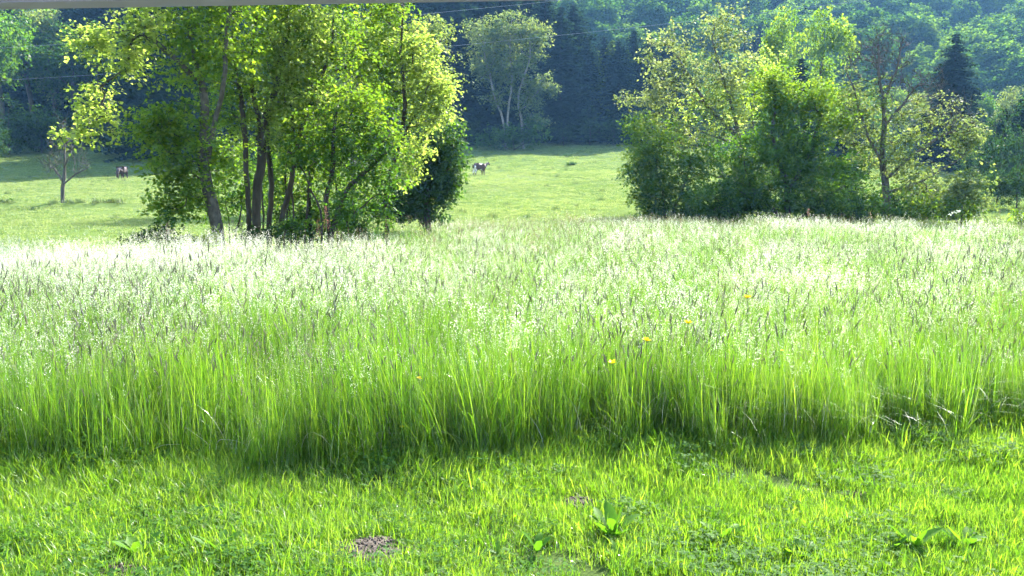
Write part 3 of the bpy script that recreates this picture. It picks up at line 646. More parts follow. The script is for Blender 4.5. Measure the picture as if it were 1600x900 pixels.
pix_tree('sparse_ash_tree', 'sparse tree with bare upper branches and pale leaves in the thicket', 'tree', 44,
    [[(1386, 352), (1385, 290), (1380, 210), (1376, 130), (1372, 55)], [(1378, 170), (1400, 110), (1412, 60)], [(1384, 280), (1440, 230), (1500, 200)], [(1386, 300), (1440, 285), (1505, 245)], [(1380, 200), (1420, 150), (1455, 110)], [(1382, 260), (1350, 200), (1335, 140)]],
    [('l_pale', [(1335, 140, 28, 40, 26), (1345, 215, 36, 50, 38), (1400, 250, 56, 50, 56), (1500, 210, 40, 40, 40), (1330, 190, 26, 40, 24), (1460, 300, 50, 30, 36), (1410, 190, 34, 40, 24), (1370, 170, 26, 50, 16), (1450, 190, 40, 30, 16), (1440, 270, 50, 40, 30)]),
     ('l_buff', [(1515, 205, 22, 30, 18), (1460, 165, 40, 30, 12)])],
    .21, 'bark', leaf=.17, per=32, sig=.30, bare=[(1375, 85, 48, 46, 150), (1425, 135, 60, 44, 130), (1480, 180, 50, 40, 90), (1335, 110, 30, 30, 20)], rtip=.016, seed=23)
pix_tree('elder_bush', 'pale leaved bush at the outer end of the thicket beyond the sparse tree', 'bush', 40.5,
    [[(1500, 362), (1505, 320), (1515, 280)], [(1500, 362), (1480, 320)]],
    [('l_pale', [(1515, 285, 30, 26, 44), (1530, 312, 20, 20, 22), (1490, 300, 30, 26, 26)]), ('l_fresh', [(1485, 330, 50, 20, 50), (1440, 320, 40, 26, 40)])],
    .06, 'bark', leaf=.17, per=24, sig=.3, seed=24)
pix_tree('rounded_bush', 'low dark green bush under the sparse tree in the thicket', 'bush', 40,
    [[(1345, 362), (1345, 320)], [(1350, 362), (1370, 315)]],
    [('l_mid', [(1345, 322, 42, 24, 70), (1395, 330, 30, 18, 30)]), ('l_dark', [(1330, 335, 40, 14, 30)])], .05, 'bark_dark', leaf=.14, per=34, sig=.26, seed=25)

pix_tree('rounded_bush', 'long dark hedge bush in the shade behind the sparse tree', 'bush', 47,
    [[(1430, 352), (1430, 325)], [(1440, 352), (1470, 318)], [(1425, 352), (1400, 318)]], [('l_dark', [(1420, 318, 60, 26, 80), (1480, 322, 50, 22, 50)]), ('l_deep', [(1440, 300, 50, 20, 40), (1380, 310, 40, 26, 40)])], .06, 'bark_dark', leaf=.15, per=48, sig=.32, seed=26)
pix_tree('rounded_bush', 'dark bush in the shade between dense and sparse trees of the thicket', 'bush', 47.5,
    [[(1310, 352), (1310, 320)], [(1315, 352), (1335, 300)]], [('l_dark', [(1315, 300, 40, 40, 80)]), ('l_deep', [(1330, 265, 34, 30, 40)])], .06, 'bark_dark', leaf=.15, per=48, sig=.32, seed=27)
# --- lone small tree and shrubs on the pasture
pix_tree('small_bare_tree', 'small nearly leafless tree standing alone on the sunlit pasture', 'tree', 56,
    [[(98, 322), (99, 292), (100, 262), (102, 225), (98, 195)], [(99, 285), (84, 262), (72, 240)], [(99, 288), (118, 272), (138, 262)], [(100, 262), (112, 235), (122, 212)]],
    [('l_buff', [(135, 262, 6, 8, 3), (85, 245, 6, 6, 2)])], .13, 'bark', leaf=.10, per=5, sig=.12, bare=[(100, 225, 26, 36, 60), (78, 262, 14, 18, 22), (124, 262, 14, 18, 22)], rtip=.014, seed=30)
for k, (px, py, s) in enumerate([(8, 325, 10), (185, 232, 9), (888, 245, 8), (893, 260, 6)]):
    Y = [56, 128, 120, 106][k]
    pix_tree('pasture_shrub', ['small dark shrub on the low bank beside the lone bare tree', 'small dark shrub at the top of the pasture behind the brown cow',
        'small dark shrub nearest the dark wood on the middle pasture', 'tiny dark shrub below another on the middle pasture'][k], 'bush', Y,
        [[(px, py + s), (px, py)]], [('l_dark', [(px, py, s, s * .6, 14)])], .03, 'bark_dark', leaf=.2, per=22, sig=.2, seed=40 + k)

# ------------------------------------------------------------------ the wood behind
def spruce_mesh(rng, H, Rm, mat, dens=1.0, bare=.06):
    G = Geo(); n = 14; z = np.linspace(0, H, n); r = .018 * H * (1 - z / H) + .03
    P = np.column_stack([rng.normal(0, .02, n), rng.normal(0, .02, n), z]); par = np.arange(n) - 1
    T = Geo(); tubes(T, P, par, r)
    z = bare * H
    while z < H * .985:
        f = (1 - z / H); L0 = Rm * f ** .62 * rng.uniform(.85, 1.1) + .15
        nb = int((5 + 6 * f) * dens) + 2
        for b in range(nb):
            a = rng.uniform(0, 6.28); L = L0 * rng.uniform(.6, 1.15); k = max(2, int(L / .55)); u = np.linspace(.08, 1, k)
            d = np.array([np.cos(a), np.sin(a), 0]); s = np.array([-np.sin(a), np.cos(a), 0])
            pz = z + L * (.10 * u - .42 * u ** 1.6 + .08 * u ** 4) + rng.normal(0, .1)
            for j in range(k):
                p = d * L * u[j] + np.array([0, 0, pz[j]]); w = (.6 + .5 * (1 - u[j])) * min(1.3, .45 + L * .25)
                t = rng.uniform(.1, .9)
                for sg in (-1, 1):
                    q = p + s * sg * w * rng.uniform(.7, 1.2) + d * w * .45 - np.array([0, 0, w * rng.uniform(.2, .6)])
                    e = p + d * w * rng.uniform(.5, .9) - np.array([0, 0, .1 * w])
                    G.add([p, p + s * sg * w * .45 - np.array([0, 0, w * .5]), q, e], [[0, 1, 2, 3]], 0, t)
        z += rng.uniform(.35, .6) * (H / 26) / max(dens, .6) ** .5
    return T.mesh('trunk', [M['bark_dark']], True), G.mesh('crown', [M[mat]])
def broad_meshes(rng, H, Rm, mat, bark, ntip, per, leaf, sig, low=.25, far=False):
    """a broadleaf crown made of lumps of leaves on a grown skeleton"""
    lumps = []
    for k in range(9):
        a = rng.uniform(0, 6.28); rr = Rm * rng.uniform(.2, .62); zz = H * rng.uniform(low + .15, .82)
        lumps.append((rr * np.cos(a), rr * np.sin(a), zz, Rm * rng.uniform(.35, .55)))
    lumps.append((0, 0, H * .84, Rm * .5))
    tips = []
    for q in range(ntip):
        l = lumps[rng.integers(len(lumps))]; v = rng.normal(size=3); v[2] += .35; v /= np.linalg.norm(v)
        tips.append(np.array(l[:3]) + v * l[3] * rng.uniform(.45, 1) ** .6 * np.array([1, 1, .85]))
    tips = np.array(tips)
    tr = [[(0, 0, -.3), (rng.normal(0, .2), rng.normal(0, .2), H * .35), (rng.normal(0, .5), rng.normal(0, .5), H * .8)]]
    P, par, R, e = skeleton(rng, tr, tips, .016 * H, .02, H * .06)
    T = Geo(); tubes(T, P, par, R)
    V, Q, t = foliage(rng, tips, per, sig, leaf, .7, tone=.45)
    if far:
        nT = T.mesh('x', [M[bark]], False); T.V, T.Q  # joined below: one mesh, too small to show parts
        Vt, Qt = np.concatenate(T.V), np.concatenate(T.Q); bpy.data.meshes.remove(nT)
        return mesh_np('hillside_tree', np.concatenate([V, Vt]), np.concatenate([Q, Qt + len(V)]), [M[mat], M[bark]],
                       np.concatenate([np.zeros(len(Q)), np.ones(len(Qt))]), np.concatenate([t, np.full(len(Vt), .5)]))
    return T.mesh('trunk', [M[bark]], True), mesh_np('crown', V, Q, [M[mat]], None, t)
def plant(name, meshes, px, Y, H, H0, label, group, rz=0, wide=1.0, x=None, cat='tree'):
    """a tree of height H with its foot on the ground at distance Y, below photo column px"""
    x = (px - 800) / FPX * Y if x is None else x
    k = H / H0
    root = empty(name, (x, Y, gz(x, Y) - .1), label, cat, group); root.rotation_euler.z = rz; root.scale = (k * wide, k * wide, k)
    link('trunk', meshes[0], root); link('crown', meshes[1], root)
    return root
rngf = np.random.default_rng(77)
SPR = [spruce_mesh(rngf, 26, r, 'needle', d) for r, d in ((7.4, 1.2), (6.6, 1.3), (8.2, 1.1))]
LAR = [spruce_mesh(rngf, 24, 5.0, 'larch', .9, .12)]
BRO = [broad_meshes(rngf, 18, 6.5, m, 'bark', 150, 44, .42, .75) for m in ('l_mid', 'l_pale', 'l_fresh')]
DAR = broad_meshes(rngf, 14, 7, 'l_dark', 'bark_dark', 150, 40, .42, .75, .1)

pix_tree('poplar_tree', 'pale leaved tree with whitish forked trunks before the dark spruces', 'tree', 134,
    [[(792, 236), (782, 175), (766, 125), (752, 60)], [(792, 236), (796, 160), (798, 70), (800, 20)], [(818, 236), (810, 160), (826, 90), (832, 30)]],
    [('l_pale', [(762, 55, 32, 36, 70), (800, 45, 30, 30, 50), (832, 60, 26, 40, 56), (785, 105, 44, 26, 50), (842, 132, 22, 16, 24), (862, 138, 10, 8, 8), (825, 165, 22, 24, 26), (750, 105, 20, 24, 16), (810, 130, 26, 20, 16), (840, 190, 16, 16, 14), (775, 150, 24, 20, 14), (805, 90, 50, 40, 40)])],
    .26, 'bark_pale', leaf=.36, per=56, sig=.75, rtip=.03, seed=50, step=1.2)
pix_tree('rounded_bush', 'grey green bush at the foot of the pale forked tree', 'bush', 132,
    [[(805, 236), (800, 215)], [(800, 236), (840, 212)]], [('l_mid', [(790, 212, 40, 16, 60), (835, 205, 26, 22, 36), (760, 222, 20, 10, 16)])], .12, 'bark_dark', leaf=.4, per=30, sig=.6, rtip=.02, seed=51)
pix_tree('rounded_bush', 'big blue green rounded bush at the wood edge behind the lone bare tree', 'bush', 128,
    [[(65, 240), (64, 215)], [(60, 240), (80, 205)]], [('l_mid', [(62, 200, 44, 34, 110), (30, 215, 26, 20, 30)])], .2, 'bark_dark', leaf=.4, per=34, sig=.6, rtip=.02, seed=52)

G_SPR = 'dark spruces along the wood edge'
spr_l = 'dark spruce in the shaded row of the wood behind the pasture'
for px, Y, H, v in [(712, 150, 33, 0), (738, 156, 35, 1), (690, 160, 34, 2), (760, 160, 36, 0), (790, 152, 32, 1), (820, 160, 34, 2), (850, 150, 28, 1), (874, 145, 25, 0), (893, 152, 26, 2),
                    (915, 146, 19, 1), (940, 150, 20, 0), (962, 146, 19, 2), (985, 150, 21, 1), (1010, 148, 20, 0), (1035, 152, 20, 2), (660, 165, 34, 0), (630, 158, 33, 1), (600, 162, 33, 2),
                    (570, 158, 32, 0), (540, 163, 33, 1), (505, 158, 33, 2), (470, 164, 32, 0), (440, 158, 33, 1), (400, 162, 33, 2), (365, 158, 31, 0), (330, 162, 33, 1), (300, 156, 31, 2),
                    (268, 160, 32, 0), (235, 156, 33, 1), (205, 160, 30, 2), (178, 154, 31, 0), (150, 158, 33, 1), (122, 152, 27, 2), (40, 162, 30, 0), (-30, 158, 31, 1)]:
    plant('spruce_tree', SPR[v], px, Y, H, 26, spr_l, G_SPR, rngf.uniform(0, 6.28), rngf.uniform(.9, 1.2))
for px, Y, H, w in [(902, 150, 20, .9), (930, 146, 17, .9), (952, 148, 19, 1.0), (975, 147, 17.5, 1.0)]:
    plant('larch_tree', LAR[0], px, Y, H, 24, 'light green larch top among the dark spruces beyond the pale forked tree', 'larches above the spruces', rngf.uniform(0, 6), w)
for px, Y, H, v in [(252, 124, 29, 0), (278, 120, 30, 1), (306, 117, 31, 2), (335, 114, 32, 0), (362, 112, 32, 1)]:  # mostly hidden spruces, placed so their shadow falls on the left pasture
    plant('spruce_tree', SPR[v], px, Y, H, 26, 'dark spruce behind the gaps of the grove, added to shade the pasture', 'spruces added behind the grove for shade', rngf.uniform(0, 6.28), rngf.uniform(.9, 1.1))
gl = 'shaded broadleaf tree at the wood edge behind the lone bare tree'
for px, Y, H, v in [(15, 132, 25, 0), (60, 140, 26, 0), (95, 146, 25, 1), (-30, 122, 26, 0), (-95, 116, 27, 0), (-160, 112, 28, 0), (130, 140, 21, 0), (170, 143, 22, 0), (215, 138, 20, 0), (250, 142, 22, 0), (0, 165, 32, 1), (110, 166, 31, 1)]:
    plant('broadleaf_tree', BRO[v], px, Y, H, 18, gl, 'broadleaf trees along the wood edge behind the bare tree', rngf.uniform(0, 6.28), rngf.uniform(.75, 1))
for px, Y, H in [(140, 134, 7), (170, 136, 8), (205, 134, 6), (240, 135, 8), (110, 137, 8), (10, 134, 7), (25, 121, 9), (-20, 117, 9), (-5, 112, 7), (75, 126, 7), (730, 141, 7), (880, 140, 6), (920, 141, 7), (955, 141, 6), (985, 140, 8)]:
    plant('dark_thicket', DAR, px, Y, H, 14, 'dark shrub in the shade along the foot of the wood', 'shrubs along the foot of the wood', rngf.uniform(0, 6.28), 1.1, cat='bush')
plant('broadleaf_tree', BRO[2], 1212, 96, 20, 18, 'smaller lime green tree top rising behind the buff leaved tree', None, 1.0, .52)
plant('broadleaf_tree', BRO[2], 1268, 100, 20.5, 18, 'larger lime green tree top rising behind the dense bright topped tree', None, 3.1, .62)
plant('spruce_tree', SPR[1], 1240, 92, 14, 26, 'dark spruce between the two lime green tree tops', None, 0, .9)
plant('spruce_tree', SPR[0], 1474, 112, 18.5, 26, 'solitary dark spruce spire rising behind the sparse tree', None, 2.2, 1.0)
for px, Y, H, v, lab in [(1562, 112, 11, 1, 'pale green tree on the far side of the solitary spruce spire'), (1525, 122, 10, 0, 'mid green tree just behind the solitary spruce spire'),
                         (1420, 118, 10, 1, 'pale tree behind the bare upper branches of the sparse tree'), (1340, 112, 9, 0, 'mid green tree behind the gap between dense and sparse trees'),
                         (1110, 120, 12, 0, 'mid green tree hidden behind the buff leaved tree')]:
    plant('broadleaf_tree', BRO[v], px, Y, H, 18, lab, None, rngf.uniform(0, 6), .9)
for px, Y, H, v in [(1556, 84, 8, 0), (1580, 80, 9, 1), (1604, 86, 10.5, 2), (1540, 92, 7, 1), (1630, 82, 10, 0), (1500, 98, 8, 2), (1318, 98, 9, 0)]:
    plant('spruce_tree', SPR[v], px, Y, H, 26, 'dark spruce in the shaded group behind the pale leaved bush', 'spruces behind the outer end of the thicket', rngf.uniform(0, 6), 1.1)
for k in range(30):
    px = 1010 + 22 * k + rngf.uniform(-8, 8); Y = rngf.uniform(126, 172); top = rngf.uniform(135, 175)
    H = CAM_H + (HORIZ - top) / FPX * Y - gz((px - 800) / FPX * Y, Y)
    plant('broadleaf_tree', BRO[k % 3] if k % 4 else DAR, px, Y, max(6, H), 18 if k % 4 else 14, 'low green tree filling the wood edge behind the thicket', 'low trees of the wood edge behind the thicket', rngf.uniform(0, 6), .95)
for k, (px, Y, H) in enumerate([(1548, 74, 7.5), (1585, 70, 8.5), (1620, 72, 9), (1660, 70, 9), (1520, 82, 6), (1552, 54, 3.6), (1585, 53, 4), (1618, 54, 4.2)]):
    plant('dark_thicket', DAR, px, Y, H, 14, 'dark leafy tree closing the gap beyond the pale leaved bush', 'dark leafy trees beyond the thicket', rngf.uniform(0, 6), .75)
pix_tree('rounded_bush', 'small bright green bush at the meadow edge before the dark leafy trees', 'bush', 38, [[(1595, 365), (1596, 345)]], [('l_fresh', [(1598, 345, 14, 16, 20)])], .03, 'bark_dark', leaf=.15, per=26, sig=.2, seed=53)

# hillside wood, every crown its own tree
FAR = [broad_meshes(rngf, 14, 6.0, 'l_far', 'bark_dark', 170, 24, .7, .55, .2, True) for k in range(5)]
def hillside():
    rng = np.random.default_rng(99); pts = []; tries = 0
    while len(pts) < 296 and tries < 60000:
        tries += 1
        y = math.sqrt(rng.uniform(182 ** 2, 345 ** 2)); b = rng.uniform(-.02, .72) if rng.uniform() < .86 else rng.uniform(-.72, -.02)
        x = b * y
        if y > 300 and b < -.02: continue
        dmin = 8.4 if y < 300 else 9.5
        if all((x - p[0]) ** 2 + (y - p[1]) ** 2 > dmin ** 2 for p in pts): pts.append((x, y))
    for i, (x, y) in enumerate(pts):
        s = rng.uniform(.8, 1.25)
        con = rng.uniform() < .07
        if con:
            o = plant('spruce_tree', SPR[i % 3], 0, y, 20 * s, 26, 'dark spruce pointing up among the round hillside crowns', 'spruces scattered over the hillside wood', rng.uniform(0, 6), 1, x=x)
        else:
            o = link('hillside_tree', FAR[i % 5], None, (x, y, gz(x, y) - .3), (0, 0, rng.uniform(0, 6.28)), (s * rng.uniform(.9, 1.15), s * rng.uniform(.9, 1.15), s))
            tag(o, 'round crowned tree in the hazy wood covering the far hillside', 'tree', 'trees of the hillside wood')
hillside()

# ------------------------------------------------------------------ cattle
def skin_mesh(name, V, E, R, mat, sub=2):
    me = bpy.data.meshes.new(name); me.from_pydata([tuple(v) for v in V], E, [])
    o = bpy.data.objects.new(name, me); COL.objects.link(o)
    md = o.modifiers.new('s', 'SKIN'); sd = me.skin_vertices[0].data
    for i, r in enumerate(R): sd[i].radius = tuple(1.22 * q for q in (r if isinstance(r, tuple) else (r, r)))
    sd[0].use_root = True
    s2 = o.modifiers.new('ss', 'SUBSURF'); s2.levels = sub; s2.render_levels = sub
    dg = bpy.context.evaluated_depsgraph_get(); out = bpy.data.meshes.new_from_object(o.evaluated_get(dg))
    bpy.data.objects.remove(o); out.materials.clear(); out.materials.append(mat)
    out.polygons.foreach_set('use_smooth', np.ones(len(out.polygons), dtype=bool)); return out
def hide(name, brown, white, thr, off):
    m = bpy.data.materials.new(name); nt = nodes(m); L = nt.links.new
    tc = N(nt, 'ShaderNodeTexCoord'); mp = N(nt, 'ShaderNodeMapping'); mp.inputs['Location'].default_value = off; L(tc.outputs['Object'], mp.inputs[0])
    nz = N(nt, 'ShaderNodeTexNoise'); nz.inputs['Scale'].default_value = 1.5; nz.inputs['Detail'].default_value = 1.5; L(mp.outputs[0], nz.inputs['Vector'])
    c = ramp(nt, [(thr - .015, brown), (thr + .015, white)], nz.outputs['Fac'])
    p = N(nt, 'ShaderNodeBsdfPrincipled'); L(c, p.inputs['Base Color']); p.inputs['Roughness'].default_value = .75
    o = N(nt, 'ShaderNodeOutputMaterial'); L(p.outputs[0], o.inputs[0]); return m
M['horn'] = rough_mat('horn', (.2, .18, .14), (.4, .36, .3), 10, bump=0)
M['tail'] = rough_mat('tail_hair', (.05, .03, .025), (.1, .07, .06), 10, bump=0)
M['muzzle'] = rough_mat('pale_muzzle', (.5, .42, .38), (.62, .55, .5), 10, bump=0)
def cow(label, loc, rz, mat, head_down):
    """built facing +X, about 1.4 m at the withers"""
    V, E, R = [], [], []
    def chain(pts, par=None):
        prev = par
        for p, r in pts:
            V.append(p); R.append(r); i = len(V) - 1
            if prev is not None: E.append((prev, i))
            prev = i
        return prev
    chain([((-.05, 0, 1.0), (.36, .34)), ((.3, 0, .98), (.36, .33)), ((.58, 0, 1.02), (.30, .30))]); sh = 2
    chain([((-.4, 0, 1.02), (.33, .33)), ((-.72, 0, 1.08), (.28, .29)), ((-.9, 0, 1.1), (.18, .22))], 0); hip = 4
    if head_down: nk = chain([((.86, 0, .95), (.19, .15)), ((1.08, 0, .66), (.15, .12)), ((1.2, .02, .42), (.13, .11)), ((1.22, .02, .2), (.09, .08)), ((1.22, .02, .1), (.07, .07))], sh)
    else: nk = chain([((.88, 0, 1.2), (.19, .15)), ((1.1, 0, 1.4), (.15, .12)), ((1.28, .02, 1.45), (.13, .11)), ((1.48, .02, 1.33), (.09, .08)), ((1.58, .02, 1.27), (.07, .07))], sh)
    for s in (-1, 1):
        chain([((.52, .19 * s, .75), .13), ((.5, .2 * s, .45), .075), ((.52, .2 * s, .2), .05), ((.54, .2 * s, .03), .06)], sh)
        chain([((-.66, .2 * s, .8), .17), ((-.58, .21 * s, .62), .12), ((-.78, .21 * s, .42), .07), ((-.76, .21 * s, .2), .05), ((-.73, .21 * s, .03), .06)], hip)
    root = empty('cow', loc, label, 'cow'); root.rotation_euler.z = rz
    link('body', skin_mesh('body', V, E, R, mat), root)
    hx, hz = (1.13, .62) if head_down else (1.2, 1.5)
    for s in (-1, 1):
        G = Geo(); e = np.array([hx, .1 * s, hz])
        G.add([e, e + [-.05, .12 * s, .06], e + [-.02, .22 * s, .0], e + [.03, .11 * s, -.05]], [[0, 1, 2, 3]], 0); G.add([e + [.02, 0, .01], e + [-.03, .12 * s, .07], e + [0, .22 * s, .01], e + [.05, .11 * s, -.04]], [[0, 1, 2, 3]], 0)
        link('ear', G.mesh('ear', [M['tail']]), root)
        G = Geo(); P = np.array([e + [0, -.02 * s, .03], e + [.02, .06 * s, .10], e + [.05, .09 * s, .19]]); tubes(G, P, np.array([-1, 0, 1]), np.array([.028, .02, .006]))
        link('horn', G.mesh('horn', [M['horn']], True), root)
    G = Geo(); P = np.array([(-1.0, 0, 1.2), (-1.1, .02, 1.05), (-1.12, .03, .7), (-1.1, .03, .4)]); tubes(G, P, np.arange(4) - 1, np.array([.04, .03, .025, .05]))
    link('tail', G.mesh('tail', [M['tail']], True), root)
    return root
h1 = hide('hide_brown_white', (.06, .03, .026), (.62, .58, .55), .62, (3.1, .4, .2))
h2 = hide('hide_dark_brown', (.035, .018, .016), (.55, .48, .46), .9, (1, 2, .5))
def on_ground(px, py, Y): x = (px - 800) / FPX * Y; return (x, Y, gz(x, Y))
cow('brown and white pied cow standing on the middle pasture by the dark conical tree', on_ground(750, 276, 92), math.radians(40), h1, False)
cow('dark brown cow standing end on near the lone bare tree', on_ground(197, 276, 88), math.radians(-88), h2, True)

# ------------------------------------------------------------------ power lines
def wire(pts, label):
    """pts: (px, py, Y)"""
    P = np.array([at(*p) for p in pts]); t = np.linspace(0, 1, 80); tt = np.linspace(0, 1, len(P))
    c = np.column_stack([np.polyval(np.polyfit(tt, P[:, k], 2), t) for k in range(3)])
    G = Geo(); tubes(G, c, np.arange(80) - 1, np.full(80, .011)); b = c[0].copy()
    tag(link('power_line', G.mesh('power_line', [M['wire']], True, b), None, b), label, 'cable')
wire([(-500, 150, 122), (0, 120, 116), (705, 75, 110), (1140, 27, 106), (2000, -90, 98)], 'lower overhead wire crossing in front of the wood')
wire([(-500, 104, 122), (0, 71, 116), (690, 20, 110), (1100, -22, 106), (2000, -140, 98)], 'upper overhead wire crossing in front of the wood')

# ------------------------------------------------------------------ terrace beam over the eye
def beveled_box(name, size, loc, parent, mat, bev=.008):
    import bmesh
    bm = bmesh.new(); bmesh.ops.create_cube(bm, size=1)
    for v in bm.verts: v.co = Vector((v.co.x * size[0], v.co.y * size[1], v.co.z * size[2]))
    bmesh.ops.bevel(bm, geom=bm.edges[:], offset=bev, segments=2, affect='EDGES')
    me = bpy.data.meshes.new(name); bm.to_mesh(me); bm.free(); me.materials.append(mat)
    return link(name, me, parent, loc)
beam = empty('terrace_beam', (0, 2.117, 0), 'level grey painted terrace beam crossing above the lawn', 'beam'); beam.rotation_euler.z = math.radians(-3.7)
zb = CAM_H + .54
beveled_box('crossbar', (6.4, .09, .16), (0, 0, zb + .08), beam, M['metal'])
o = beveled_box('terrace', (9, 5.6, .12), (0, -.55, .0), None, M['bounce_paving'], .01); o['kind'] = 'structure'  # unseen pale slab, added to bounce neutral light up onto the beam
for s in (-1, 1): beveled_box('post', (.09, .09, zb + .02), (3.0 * s, 0, zb / 2 - .01), beam, M['metal'])

# ------------------------------------------------------------------ small things on the lawn
def molehill(p, r, h, label, seed):
    rng = np.random.default_rng(seed); G = Geo(); nr, na = 7, 22
    V = []
    for i in range(nr):
        for j in range(na):
            q = i / (nr - 1); a = 2 * np.pi * j / na; rr = r * q * (1 + .16 * np.sin(3 * a + seed) + .08 * np.sin(7 * a))
            x, y = rr * np.cos(a), rr * np.sin(a) * .85
            V.append((x, y, h * (1 - q ** 2) + rng.normal(0, h * .10) * (q < 1) - .012 * (q == 1)))
    Q = [[i * na + j, i * na + (j + 1) % na, (i + 1) * na + (j + 1) % na, (i + 1) * na + j] for i in range(nr - 1) for j in range(na)]
    root = empty('molehill', tuple(p), label, 'molehill')
    G.add(V, Q); link('mound', G.mesh('mound', [M['soil']], True), root)
    G = Geo()
    for k in range(int(120 + 1800 * r)):
        a = rng.uniform(0, 6.28); q = math.sqrt(rng.uniform(0, 1.15)); c = np.array([r * q * np.cos(a), .85 * r * q * np.sin(a), max(0, h * (1 - q * q)) + .003])
        s = .0014 + .0055 * rng.uniform() ** 2.5 * (1.6 if rng.uniform() < .08 else 1)
        B = np.array([[x, y, z] for z in (-1, 1) for x, y in ((-1, -1), (1, -1), (1, 1), (-1, 1))]) * s * rng.uniform(.6, 1.2, (8, 3))
        w = rng.uniform(0, 6.28); B = B @ np.array([[np.cos(w), -np.sin(w), .3], [np.sin(w), np.cos(w), -.2], [0, .3, 1]])
        G.add(c + B, [[0, 3, 2, 1], [4, 5, 6, 7], [0, 1, 5, 4], [1, 2, 6, 5], [2, 3, 7, 6], [3, 0, 4, 7]])
    o = link('soil_crumbs', G.mesh('soil_crumbs', [M['soil']]), root); o['kind'] = 'stuff'
for k, ((p, r, h), lab) in enumerate(zip(MOLE_P, ['largest crumbly grey brown molehill in the lawn', 'half overgrown molehill behind the big dock plant', 'dark molehill beside the yellow green leaves on the lawn',
        'small pale bare patch of soil with a pebble look in the lawn', 'tiny earth heap right next to the largest molehill'])):
    molehill(p, r, h, lab, 60 + k)

def leaf_strip(G, L, W, az, tilt, curl, rng, n=9, mat=0):
    t = np.linspace(0, 1, n); r = L * (t * np.cos(tilt) ); z = L * (t * np.sin(tilt) - curl * t ** 2)
    w = W * .5 * np.clip(np.sin(np.pi * np.clip(t * .88 + .1, 0, 1)) ** .7, .05, 1) * (1 + .16 * np.sin(t * 17 + rng.uniform(0, 6)) + rng.normal(0, .07, n))
    w[0] = W * .06; w[-1] = W * .04
    d = np.array([np.cos(az), np.sin(az), 0]); s = np.array([-np.sin(az), np.cos(az), 0])
    bend = rng.normal(0, .12) * L * t ** 2
    mid = s * bend[:, None] + d * r[:, None] + np.array([0, 0, 1]) * z[:, None]
    up = np.array([0, 0, 1]) * (w * .35 + rng.normal(0, W * .02, n))[:, None]
    V = np.stack([mid - s * w[:, None] + up, mid, mid + s * w[:, None] + up], 1).reshape(-1, 3)
    Q = []
    for i in range(n - 1): Q += [[3 * i, 3 * i + 1, 3 * i + 4, 3 * i + 3], [3 * i + 1, 3 * i + 2, 3 * i + 5, 3 * i + 4]]
    G.add(V, Q, mat, rng.uniform(.2, .9))
def dock(px, py, n, L, label, seed, tilt=(.5, 1.2), group=None):
    L *= 1.35; rng = np.random.default_rng(seed); p = ground_hit(px, py); root = empty('broadleaf_weed', tuple(p), label, 'weed', group)
    for k in range(n):
        G = Geo(); az = 2 * np.pi * k / n + rng.uniform(-.4, .4)
        leaf_strip(G, L * rng.uniform(.7, 1.1), L * rng.uniform(.24, .33), az, rng.uniform(*tilt), rng.uniform(.05, .4), rng)
        link('leaf', G.mesh('leaf', [M['dock']], True), root, (rng.normal(0, .008), rng.normal(0, .008), .01))
dock(958, 842, 10, .15, 'big upright dock plant in front of the half overgrown molehill', 1, (.7, 1.35))
dock(716, 790, 2, .14, 'single upright pale leaf weed near the tall grass', 2, (1.0, 1.4))
dock(1130, 850, 5, .13, 'dock with yellow green leaves between the big and the drooping dock', 3)
dock(1245, 875, 5, .12, 'dock with one drooping leaf beside the yellow green dock', 4)
dock(1430, 862, 6, .13, 'dark green low weed of a pair, nearer the drooping dock', 5)
dock(1505, 858, 7, .12, 'dark green low weed of a pair, farther from the drooping dock', 6)
dock(215, 872, 6, .12, 'yellow green leafy weed behind the dark molehill', 7)
dock(340, 868, 6, .12, 'yellow green leafy weed between dark and largest molehill', 8)
dock(530, 890, 5, .08, 'small bright rosette in front of the largest molehill', 9, (.3, .8))
dock(840, 868, 4, .11, 'narrow leaved weed between the big dock plant and the largest molehill', 10, (.9, 1.3))
dock(100, 812, 5, .10, 'small leafy weed in the longer lawn by the tall grass', 11)
dock(412, 708, 3, .12, 'heart leaved weed at the shaded foot of the tall grass', 12, (.6, 1.1))

rw = np.random.default_rng(314)
for k in range(16):
    dock(rw.uniform(30, 1570), rw.uniform(760, 895), int(rw.integers(4, 8)), rw.uniform(.05, .085), 'small low rosette of leaves growing among the mown blades', 100 + k, (.25, .9), 'small rosettes in the lawn')
def flower(px, py, Y, label, seed, size=.036):
    rng = np.random.default_rng(seed); h = at(px, py, Y); g = gz(h[0], Y); root = empty('yellow_flower', (h[0], Y, g), label, 'flower')
    H = h[2] - g; G = Geo(); P = np.array([(0, 0, 0), (.01, 0, H * .5), (0, 0, H)]); tubes(G, P, np.arange(3) - 1, np.array([.003, .0025, .002])); link('stem', G.mesh('stem', [M['stalk']], True), root)
    for k in range(9):
        G = Geo(); a = 2 * np.pi * k / 9; leaf_strip(G, size, size * .75, a, rng.uniform(.3, 1.0), .1, rng, 5)
        link('petal', G.mesh('petal', [M['petal']], True), root, (0, 0, H))
flower(1168, 466, 5.3, 'highest yellow flower standing among the pale seed heads', 1)
flower(1075, 506, 5.15, 'yellow flower just below the highest one in the tall grass', 2)
flower(1010, 533, 5.1, 'third yellow flower down the slanting row in the tall grass', 3)
flower(957, 568, 5.02, 'lowest yellow flower of the slanting row in the tall grass', 4)
flower(655, 592, 4.82, 'pale yellow flower in the tall grass above the lawn flower', 5, .022)
flower(628, 668, 4.8, 'small orange yellow flower low in the tall grass', 6, .018)
flower(598, 724, 4.62, 'yellow flower in the lawn right at the tall grass edge', 7, .022)
flower(1222, 548, 5.15, 'faint yellow flower set apart from the slanting row in tall grass', 8, .014)

